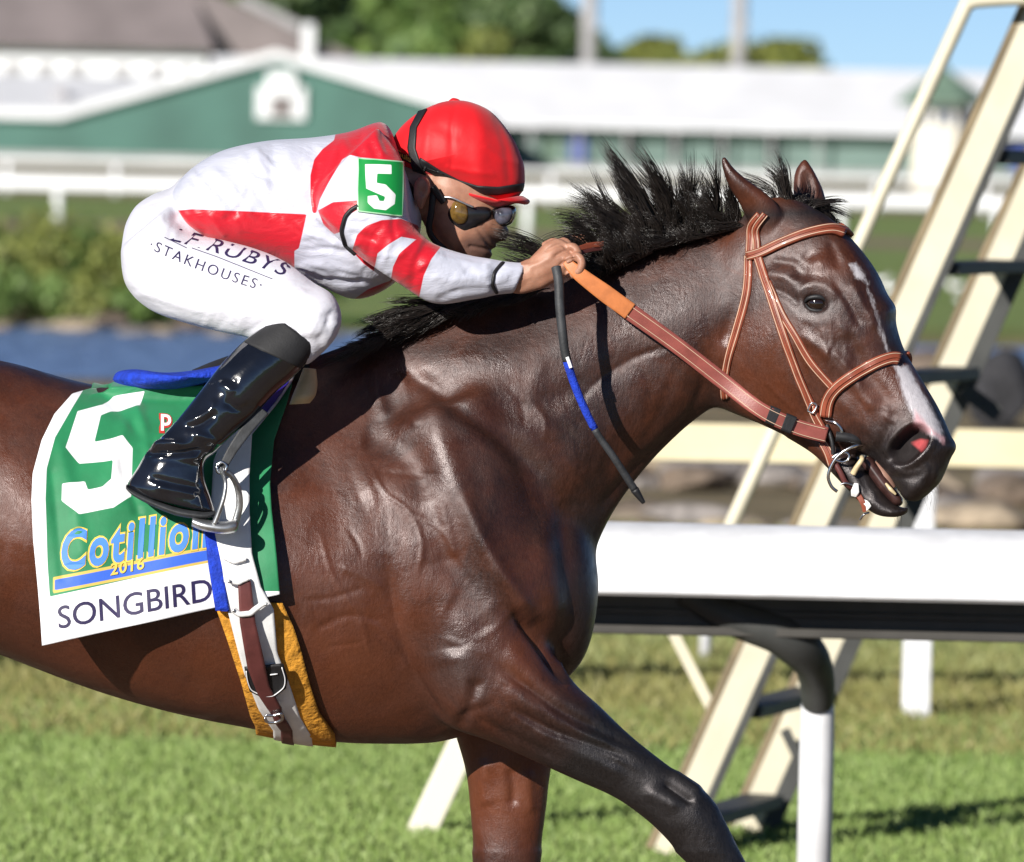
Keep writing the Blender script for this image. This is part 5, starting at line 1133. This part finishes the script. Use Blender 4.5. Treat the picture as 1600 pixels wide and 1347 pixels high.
# ================================================================== JOCKEY
jk = empty('person'); tag(jk, 'jockey in red and white silks and red helmet crouched low over the horse', 'person')
SK = nodes('tan_skin')  # reddish tan skin colour
m, nt, b = SK; M['skin'] = m
c = mixc(nt, ramp(nt, noise(nt, 40, 4), .3, .7), (.33, .155, .10), (.44, .225, .15)); c = mixc(nt, attr(nt, 'lower_face_dark'), c, mixc(nt, noise(nt, 500, 3), (.05, .028, .025), (.20, .11, .09))); nt.links.new(c, b.inputs['Base Color']); b.inputs['Roughness'].default_value = .5; b.inputs['Subsurface Weight'].default_value = .12; b.inputs['Subsurface Radius'].default_value = (.02, .008, .004); b.inputs['Subsurface Scale'].default_value = .3
bump(nt, b, noise(nt, 260, 3), .25, .0012)
head_o = [(648, 262), (690, 225), (745, 230), (785, 262), (797, 300), (796, 325), (789, 345), (795, 362), (790, 375), (776, 379), (775, 386), (767, 391), (769, 399), (757, 412), (738, 420), (712, 412), (690, 396), (672, 368), (655, 330)]
def fist(sg, dx, dy):
    q = lambda a, b_, c: P(a + dx, b_ + dy, c * sg); pcs = []
    pcs.append(inflate([(a + dx, b_ + dy) for a, b_ in [(800, 413), (821, 409), (838, 393), (856, 377), (874, 373), (893, 385), (901, 398), (898, 414), (885, 430), (866, 441), (842, 453), (801, 457)]], .026, .160 * sg, ex=.45))
    K = [(866, 376, .128), (881, 376, .148), (894, 384, .167), (901, 398, .184)]
    for i, (a, b_, c) in enumerate(K):
        rr = (.0086, .0092, .0090, .0080)[i]
        pcs.append(tube(crom([q(a - 18, b_ + 10, c), q(a, b_ + 3, c), q(a + 8, b_ + 12, c + .004), q(a + 7 - i, b_ + 24, c + .002), q(a - 4 - i, b_ + 32, c - .008), q(a - 14, b_ + 28, c - .016)], 22), rr * np.interp(np.linspace(0, 1, 22), [0, .2, .3, .5, .6, .9, 1], [.9, 1.12, 1.02, .98, 1.02, .9, .5]), 12))
    pcs.append(tube(crom([q(828, 420, .14), q(852, 408, .128), q(874, 402, .128), q(893, 404, .138), q(904, 410, .15)], 18), np.interp(np.linspace(0, 1, 18), [0, .5, .9, 1], [.014, .0115, .0098, .006]), 12))
    return pcs
pieces = [inflate(head_o, .074, 0, ex=.62, nr=14, na=90, center=(705, 300)), tube([P(560, 300), P(610, 290), P(660, 290), P(700, 300)], [.075, .07, .062, .06], 20),
    inflate([(648, 285), (658, 275), (670, 281), (672, 298), (665, 314), (659, 327), (651, 321), (646, 303)], .013, .088, ex=.4), inflate([(648, 285), (658, 275), (670, 281), (672, 298), (665, 314), (659, 327), (651, 321), (646, 303)], .013, -.088, ex=.4),
    tube([P(300, 330), P(400, 330), P(500, 320), P(590, 300)], [.05, .08, .10, .08], 20)]
for sg, dx, dy in ((1, 0, 0), (-1, 26, -6)):
    pieces += fist(sg, dx, dy)
    pieces.append(tube(crom([P(560, 290, .12 * sg), P(580, 345, .18 * sg), P(648, 412, .195 * sg), P(725, 434, .178 * sg), P(800 + dx, 435 + dy, .16 * sg), P(832 + dx, 425 + dy, .16 * sg)], 40), np.interp(np.linspace(0, 1, 40), [0, .3, .5, .75, .85, 1], [.05, .036, .032, .028, .026, .026]), 16))
    pieces.append(tube(crom([P(300, 350, .05 * sg), P(260, 400, .10 * sg), P(370, 450, .19 * sg), P(470, 498, .25 * sg), P(420, 570, .285 * sg), P(300, 690, .32 * sg), P(262, 745, .33 * sg)], 60), np.interp(np.linspace(0, 1, 60), [0, .3, .5, .75, 1], [.05, .055, .035, .03, .028]), 16))
JV, JQ = union(pieces, .0027); JE = edges_of(JQ); JV = smooth(JV, JE, 4)
JV = sculpt(JV, JQ, [('ridge', [(659, 300)], 6, -5), ('ridge', [(652, 290), (660, 281), (667, 292), (664, 310)], 2.5, 2), ('ridge', [(716, 333)], 18, -9), ('ridge', [(735, 385), (768, 391)], 3, -3), ('ridge', [(690, 360), (715, 372)], 14, 3),
    ('ridge', [(852, 392), (876, 381), (892, 394)], 2.5, -4), ('ridge', [(862, 404), (888, 391), (900, 408)], 2.5, -4), ('ridge', [(870, 418), (894, 404), (900, 420)], 2.5, -3.5), ('ridge', [(830, 418), (862, 402)], 4, 1.5), ('ridge', [(840, 440), (870, 425)], 6, -1.5)])
JV = smooth(JV, JE, 1)
jb = mesh_obj('body', JV, JQ, M['skin'], jk); jp = proj(JV); put_attr(jb, 'lower_face_dark', .8 * np.clip(sdf(jp, [(722, 372), (745, 366), (800, 352), (800, 425), (700, 425)]) / 12 + .3, 0, 1))  # skin made darker over nose tip, mouth and chin
# --- jacket (silks)
tor = loft([(266, 302, 310, 372, .14, 0), (296, 266, 352, 395, .158, 0), (345, 236, 425, 415, .165, 0), (415, 220, 500, 446, .175, 0), (485, 215, 556, 468, .18, 0), (545, 206, 612, 446, .185, 0), (594, 190, 648, 400, .15, 0), (612, 205, 660, 340, .09, 0)], n=48, ex=.85)
slv = lambda sg: loft([(590, 198, 488, 300, .07, .13 * sg), (628, 248, 486, 335, .078, .165 * sg), (636, 300, 503, 352, .072, .19 * sg), (642, 345, 533, 378, .064, .2 * sg), (668, 374, 570, 408, .058, .2 * sg), (694, 387, 624, 444, .056, .195 * sg), (732, 398, 678, 475, .05, .188 * sg), (764, 404, 742, 468, .043, .178 * sg), (795, 409, 776, 461, .037, .168 * sg), (822, 411, 803, 458, .033, .160 * sg)], n=40)
SV, SQ = union([tor, slv(1), slv(-1)], .0042); SE = edges_of(SQ); sp = proj(SV)
SV = smooth(SV, SE, 6); SV = smooth(SV, SE, 14, np.clip((760 - sp[:, 0]) / 40, 0, 1), .5, False)
SST = [('ridge', [(330, 262), (370, 300), (400, 330)], 9, 4), ('ridge', [(300, 280), (335, 320)], 6, -4), ('ridge', [(320, 290), (352, 326)], 5, 3.5), ('ridge', [(345, 300), (372, 328)], 5, -3), ('ridge', [(365, 300), (392, 332)], 5, 3),
    ('ridge', [(440, 225), (430, 270), (445, 310)], 14, -3), ('ridge', [(350, 345), (370, 330), (390, 300)], 6, -3), ('ridge', [(330, 340), (350, 365)], 5, 3), ('crease', [(486, 300), (490, 330), (505, 350), (540, 385), (590, 425)], 6, -9),
    ('ridge', [(470, 390), (540, 395), (570, 410)], 5, -4), ('ridge', [(470, 410), (530, 420), (560, 430)], 6, 4), ('ridge', [(475, 430), (530, 440), (570, 440)], 5, -4), ('ridge', [(465, 365), (500, 370), (530, 385)], 4, 3),
    ('ridge', [(566, 200), (560, 230), (566, 250)], 6, -4), ('ridge', [(590, 195), (588, 220), (600, 245)], 6, 4), ('ridge', [(535, 215), (520, 250), (512, 285)], 6, 3), ('ridge', [(505, 300), (540, 300), (556, 290)], 6, -3),
    ('ridge', [(545, 345), (565, 350), (580, 345)], 4, -3), ('ridge', [(600, 350), (580, 375), (575, 400)], 5, -3), ('ridge', [(640, 360), (610, 380), (600, 415)], 5, 3), ('ridge', [(670, 385), (650, 410), (645, 445)], 6, -3), ('ridge', [(690, 395), (720, 400), (750, 406)], 5, -2.5), ('ridge', [(680, 470), (720, 455), (765, 452)], 6, -3), ('ridge', [(700, 440), (740, 430), (766, 430)], 6, 2.5),
    ('crease', [(789, 408), (774, 424), (770, 445), (777, 461)], 5, -6)]
rf = np.random.default_rng(77)
def folds(n, box, ang, dang, ln, r0, r1, h0):
    out = []
    for _ in range(n):
        c_ = np.array([rf.uniform(box[0], box[2]), rf.uniform(box[1], box[3])]); a_ = R(rf.normal(ang, dang)); d_ = np.array([math.cos(a_), math.sin(a_)]) * rf.uniform(.5, 1) * ln / 2; k_ = np.array([-d_[1], d_[0]]) * rf.normal(0, .2)
        out.append(('ridge', [c_ - d_, c_ + k_, c_ + d_], rf.uniform(r0, r1), h0 * rf.choice([-1, 1]) * rf.uniform(.5, 1)))
    return out
SST += folds(26, (285, 240, 420, 340), 52, 10, 70, 3, 7, 2.6) + folds(16, (400, 225, 500, 330), 75, 25, 60, 5, 10, 2.6) + folds(14, (465, 345, 580, 455), 12, 14, 70, 3, 6, 3.4) + folds(14, (550, 330, 690, 440), 118, 20, 50, 3, 6, 2.6) + folds(12, (670, 400, 790, 465), 10, 20, 50, 3, 6, 2.4) + folds(10, (500, 200, 620, 300), 70, 25, 50, 4, 7, 2.6)
SV = sculpt(SV, SQ, SST); SV = smooth(SV, SE, 2)
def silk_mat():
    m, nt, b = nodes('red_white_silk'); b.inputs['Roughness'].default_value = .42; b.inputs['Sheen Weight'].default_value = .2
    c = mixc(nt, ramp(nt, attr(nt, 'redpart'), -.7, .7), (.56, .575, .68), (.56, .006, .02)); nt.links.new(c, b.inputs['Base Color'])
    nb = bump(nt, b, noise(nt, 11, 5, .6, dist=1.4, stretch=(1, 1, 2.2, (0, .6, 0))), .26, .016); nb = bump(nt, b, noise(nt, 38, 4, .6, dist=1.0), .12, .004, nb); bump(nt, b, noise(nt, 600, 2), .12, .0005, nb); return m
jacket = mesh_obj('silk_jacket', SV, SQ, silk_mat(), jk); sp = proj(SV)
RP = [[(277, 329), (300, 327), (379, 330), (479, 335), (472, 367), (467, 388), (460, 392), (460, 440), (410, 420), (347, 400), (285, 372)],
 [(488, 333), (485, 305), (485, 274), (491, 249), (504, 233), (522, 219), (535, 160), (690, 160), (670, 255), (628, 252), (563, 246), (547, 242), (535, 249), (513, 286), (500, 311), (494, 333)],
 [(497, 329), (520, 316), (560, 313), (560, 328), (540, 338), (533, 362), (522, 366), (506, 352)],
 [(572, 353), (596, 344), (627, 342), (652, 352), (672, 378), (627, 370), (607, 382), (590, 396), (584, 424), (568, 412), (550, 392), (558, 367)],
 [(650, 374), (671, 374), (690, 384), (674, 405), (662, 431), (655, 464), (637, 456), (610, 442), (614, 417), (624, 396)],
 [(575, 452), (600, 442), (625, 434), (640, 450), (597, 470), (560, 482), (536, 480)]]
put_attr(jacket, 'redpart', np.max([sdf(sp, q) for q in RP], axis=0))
ST_ = bvh(SV, SQ)
bd, bn, bx = patch(ST_, [(559, 249), (558, 290), (559, 331)], [(628, 254), (629, 296), (627, 339)], 40, 44, .005)
for _ in range(25): bd[1:-1, 1:-1] = (bd[:-2, 1:-1] + bd[2:, 1:-1] + bd[1:-1, :-2] + bd[1:-1, 2:]) / 4
bg_ = mesh_obj('number_badge', *slab(bd, bn, .004), None or M['green_print'], jk); fix_normals(bg_)
k2 = lambda a: [(500 + x * .2895, 130 + y * .2895) for x, y in a]
m, nt, b = nodes('printed_arm_badge'); b.inputs['Roughness'].default_value = .35
nt.links.new(mixc(nt, ramp(nt, attr(nt, 'five'), -.4, .4), mixc(nt, ramp(nt, attr(nt, 'edge'), 1.2, 2.0), (.45, .75, .5), (.012, .27, .055)), (.85, .85, .87)), b.inputs['Base Color'])
bg_.data.materials[0] = m; b2 = np.concatenate([bx.reshape(-1, 2)] * 2)
put_attr(bg_, 'five', sdf(b2, k2([(245, 445), (380, 448), (380, 497), (308, 495), (305, 545), (350, 552), (400, 605), (395, 655), (350, 688), (290, 680), (258, 650), (258, 615), (305, 610), (318, 640), (340, 640), (348, 618), (250, 575)]))); put_attr(bg_, 'edge', sdf(b2, [(559, 249), (628, 254), (627, 339), (559, 331)]))
gtube([(560, 322), (549, 328), (540, 338), (534, 360), (540, 382), (556, 396)], .0042, 'badge_elastic', M['black'], .002, jk, ST_); gtube([(790, 407), (780, 416), (772, 427), (769, 445), (778, 461)], .0035, 'cuff_elastic', M['black'], .001, jk, ST_)
mesh_obj('collar', *tube(crom([P(622, 272, .075), P(630, 284, .078), P(637, 296, .078), P(640, 312, .075), P(640, 330, .05)], 20), np.interp(np.linspace(0, 1, 20), [0, .5, 1], [.008, .012, .008]), 10), M['black'], jk)
# --- breeches
pel = loft([(196, 350, 190, 420, .08, 0), (212, 322, 212, 460, .13, 0), (240, 303, 275, 480, .165, 0), (268, 292, 320, 440, .14, 0), (284, 274, 350, 405, .11, 0)], n=40)
thi = lambda sg: loft([(272, 318, 188, 388, .085, .085 * sg), (298, 362, 196, 445, .095, .11 * sg), (345, 374, 234, 484, .095, .145 * sg), (398, 388, 290, 505, .09, .18 * sg), (445, 408, 345, 519, .082, .212 * sg), (490, 441, 392, 529, .072, .238 * sg), (520, 460, 425, 545, .066, .255 * sg), (534, 492, 446, 540, .06, .262 * sg), (528, 522, 462, 530, .05, .265 * sg), (508, 548, 440, 505, .045, .268 * sg), (480, 572, 410, 530, .042, .272 * sg)], n=40)
BV, BQ = union([pel, thi(1), thi(-1)], .0042); BE = edges_of(BQ); bpj = proj(BV); BV = smooth(BV, BE, 6); BV = smooth(BV, BE, 12, None, .5, False)
BV = sculpt(BV, BQ, folds(16, (200, 330, 300, 470), 150, 25, 70, 4, 8, 1.6) + folds(14, (300, 420, 420, 515), 120, 22, 60, 4, 8, 1.8) + folds(16, (410, 440, 530, 540), 125, 20, 55, 3, 6, 2.2) + [('ridge', [(222, 440), (250, 420), (285, 400)], 5, -1.6), ('ridge', [(215, 455), (260, 470), (330, 490)], 6, 2.5), ('ridge', [(430, 460), (470, 448), (500, 446)], 5, -2.2), ('ridge', [(425, 480), (450, 462), (480, 455)], 5, 2), ('ridge', [(505, 545), (520, 520), (528, 500)], 5, 3), ('ridge', [(495, 535), (510, 510), (515, 490)], 5, -3), ('ridge', [(480, 525), (500, 500)], 5, 2.5), ('ridge', [(270, 480), (285, 440), (300, 420)], 5, -1.4), ('ridge', [(330, 500), (350, 470), (370, 450)], 6, -1.6), ('ridge', [(370, 515), (385, 490), (410, 470)], 6, 2.0), ('ridge', [(385, 520), (420, 500)], 5, -2.5), ('ridge', [(230, 320), (260, 350), (280, 370)], 8, 2)])
BV = smooth(BV, BE, 1)
M['breeches'] = mat('white_breeches_nylon', (.64, .64, .71), .5, var=.03, vscale=10, bs=.5, bscale=10, bdist=.014, sheen=.1, stretch=(1, 1, 1.8, (0, -.7, 0)))
bre = mesh_obj('breeches', BV, BQ, M['breeches'], jk); BT = bvh(BV, BQ)
def arcmap(ox, oy, ang, L, sag, hx=1.0, hy=1.0, wtot=1.0, lean=0):
    ca, sa = math.cos(ang), math.sin(ang)
    def f(x, y):
        u = x / wtot; s_ = u * L; d = sag * 4 * u * (1 - u); return np.array([ox + ca * s_ - sa * (d - y * hy) + lean * y, oy + sa * s_ + ca * (d - y * hy)])
    return f
def arc_text(name, s, ox, oy, ang, L, sag, hy, shear, bold, space=1.15):
    V_, F_ = text_shapes(s, bold, space, shear); w_ = V_[:, 0].max()
    f = arcmap(ox, oy, ang, L, sag, hy=hy, wtot=w_); out = []
    for x_, y_ in V_:
        q = f(x_, y_); q = np.array([q[0], q[1]]); p_, n_ = hit(BT, q[0], q[1], .25); out.append(p_ + (n_ if n_[1] < 0 else -n_) * .0012)
    return mesh_obj(name, out, F_, M['navy_print'], bre, False)
arc_text('lettering', 'LFIRUBYS', 262, 375, R(17.5), 196, -3, 31, .35, .0)
arc_text('lettering', '\u00b7STAKHOUSES\u00b7', 231, 388, R(20.5), 187, 4, 23, .0, -.004, 1.3)
gtube([(257, 371), (292, 388)], .0008, 'lettering_rule', M['navy_print'], .0008, bre, BT, 20, 6); gtube([(300, 388), (340, 402), (425, 436)], .0008, 'lettering_rule', M['navy_print'], .0008, bre, BT, 40, 6)
# --- boots
def boot(sg):
    w = lambda a: a * sg
    sh = loft([(436, 494, 495, 541, .046, w(.275)), (402, 516, 480, 566, .052, w(.282)), (373, 540, 456, 591, .054, w(.29)), (345, 570, 428, 616, .053, w(.298)), (320, 602, 395, 652, .050, w(.306)), (290, 640, 362, 682, .046, w(.315)), (262, 672, 338, 706, .043, w(.322)), (232, 702, 320, 722, .042, w(.328)), (214, 732, 320, 748, .042, w(.332)), (199, 756, 330, 780, .042, w(.335)), (204, 768, 335, 797, .040, w(.336)), (212, 772, 334, 802, .036, w(.336))], n=40)
    V_, Q_ = union([sh], .0036); E_ = edges_of(Q_); V_ = smooth(V_, E_, 6)
    V_ = sculpt(V_, Q_, [('crease', [(212, 707), (240, 706), (280, 708), (320, 702)], 5, -13), ('ridge', [(215, 698), (240, 693), (290, 694)], 7, 8), ('ridge', [(232, 714), (270, 712), (312, 716)], 6, 4), ('ridge', [(284, 660), (305, 655), (330, 640), (332, 622)], 5, 4), ('crease', [(290, 668), (315, 662), (338, 645)], 5, -5), ('ridge', [(340, 600), (355, 605), (365, 615)], 7, 4), ('ridge', [(350, 625), (375, 640), (395, 630)], 7, -4), ('ridge', [(310, 680), (335, 690)], 6, 4), ('crease', [(325, 600), (350, 590), (372, 600)], 7, -3), ('ridge', [(232, 745), (270, 755), (320, 765)], 5, -3), ('ridge', [(250, 762), (300, 772)], 5, 3)])
    V_ = smooth(V_, E_, 1)
    o = mesh_obj('boot', V_, Q_, M['boot'], jk); T_ = bvh(V_, Q_)
    if sg > 0:
        p_, n_, _ = patch(T_, [(433, 496), (404, 514), (378, 533)], [(492, 542), (484, 560), (474, 578)], 24, 16, .0016); fix_normals(mesh_obj('cuff', *slab(p_, n_, .006), M['boot_top'], o))
    # sole
    mesh_obj('sole', *loft([(198, 757, 198, 764, .030, w(.336)), (208, 765, 210, 775, .036, w(.337)), (242, 780, 242, 792, .036, w(.338)), (280, 793, 280, 806, .040, w(.338)), (318, 799, 318, 810, .04, w(.338)), (336, 798, 336, 806, .03, w(.338))], n=20, ex=.5), M['black_soft'], o)
boot(1); boot(-1)
# --- helmet, goggles
hel_o = [(612, 264), (609, 238), (619, 208), (646, 181), (680, 163), (708, 157), (737, 160), (769, 176), (799, 212), (815, 246), (820, 272), (816, 300), (790, 318), (746, 312), (703, 296), (671, 284), (645, 276)]
hv, hf = inflate(hel_o, .092, 0, nr=36, na=180, ex=.46, center=(718, 240))
hv = np.array(hv); hpj = proj(hv)
d_, _, _ = seg_dist(hpj, [(742, 158), (752, 200), (750, 250), (752, 300)]); hv[:, 1] += np.where(hv[:, 1] < 0, -1, 1) * .004 * np.exp(-(d_ / 14) ** 2)
for q_, r_, h_ in [([(680, 165), (668, 200), (664, 250)], 7, .0025), ([(712, 160), (705, 200), (706, 260)], 5, -.002), ([(775, 185), (790, 230), (795, 280)], 6, -.0025), ([(690, 200), (720, 215), (745, 210)], 10, -.002), ([(700, 262), (735, 270), (770, 272)], 5, .002), ([(760, 230), (785, 250), (810, 255)], 6, .0018)]:
    d_, _, _ = seg_dist(hpj, q_); hv[:, 1] += np.where(hv[:, 1] < 0, -1, 1) * h_ * np.exp(-(d_ / r_) ** 2)
helmet = mesh_obj('helmet', hv, hf, M['helmet'], jk); fix_normals(helmet); HLT = bvh(hv, hf)
hs_ = lambda nm, L, Rr, m_, off=.0025, th=.003, nu=6, nv=50: fix_normals(mesh_obj(nm, *slab(*patch(HLT, L, Rr, nu, nv, off)[:2], th), M[m_], helmet))
hs_('helmet_band', [(657, 246), (688, 266), (717, 281), (746, 290), (778, 292), (818, 286)], [(655, 258), (688, 279), (717, 294), (746, 303), (778, 304), (816, 298)], 'black')
hs_('goggle_strap', [(655, 176), (642, 200), (638, 232), (645, 262), (662, 286)], [(668, 172), (652, 200), (650, 232), (660, 262), (684, 296)], 'black', .004)
mesh_obj('visor', *inflate([(700, 294), (746, 308), (780, 316), (810, 306), (822, 309), (828, 315), (822, 320), (806, 318), (780, 325), (746, 318), (704, 302)], .085, 0, ex=.5), M['helmet'], helmet)
mesh_obj('crown_button', *inflate([(700, 158), (708, 153), (718, 156), (718, 162), (706, 163)], .008, 0), M['helmet'], helmet)
hs_('label_patch', [(614, 231), (644, 248)], [(613, 238), (642, 256)], 'black', .002, .002, 4, 12)
print_text('label_lettering', 'rGuis', HLT, (615, 238), (15, 8), (-1, -13), M['yellow_print'], helmet, .004, .02, fit=1.9)
mesh_obj('chin_strap', *tube(crom([P(678, 294, .080), P(674, 330, .076), P(672, 365, .066), P(700, 395, .05), P(722, 415, .02)], 24), .006, 8, flat=.5), M['black'], helmet)
gg = MB(); 
gv = inflate([(683, 308), (697, 299), (722, 304), (746, 318), (766, 326), (766, 342), (748, 354), (736, 362), (722, 366), (702, 353), (689, 334)], .024, .046, ex=.4)
go = mesh_obj('goggles', *gv, M['goggle'], jk)
mesh_obj('goggle_frame', *inflate([(758, 322), (778, 321), (803, 322), (806, 336), (798, 351), (780, 354), (768, 345)], .040, .012, ex=.4), M['goggle'], go)
mesh_obj('lens', *inflate([(703, 330), (708, 316), (718, 313), (728, 320), (732, 336), (727, 348), (716, 350), (706, 342)], .010, .068, ex=.5), M['lens_amber'], go)
mesh_obj('lens', *inflate([(774, 328), (786, 324), (799, 326), (802, 336), (795, 348), (781, 351), (773, 342)], .012, .055, ex=.5), M['lens_clear'], go)
gtube_pts = [P(694, 316, .074), P(686, 306, .08), P(676, 292, .086)]
mesh_obj('side_strap', *tube(crom(gtube_pts, 12), .007, 8, flat=.4), M['black'], go)
mesh_obj('vent_rim', *tube(crom([P(694, 308, .076), P(706, 309, .079), P(722, 316, .078), P(740, 324, .074)], 16), .0022, 6), M['steel_dull'], go)
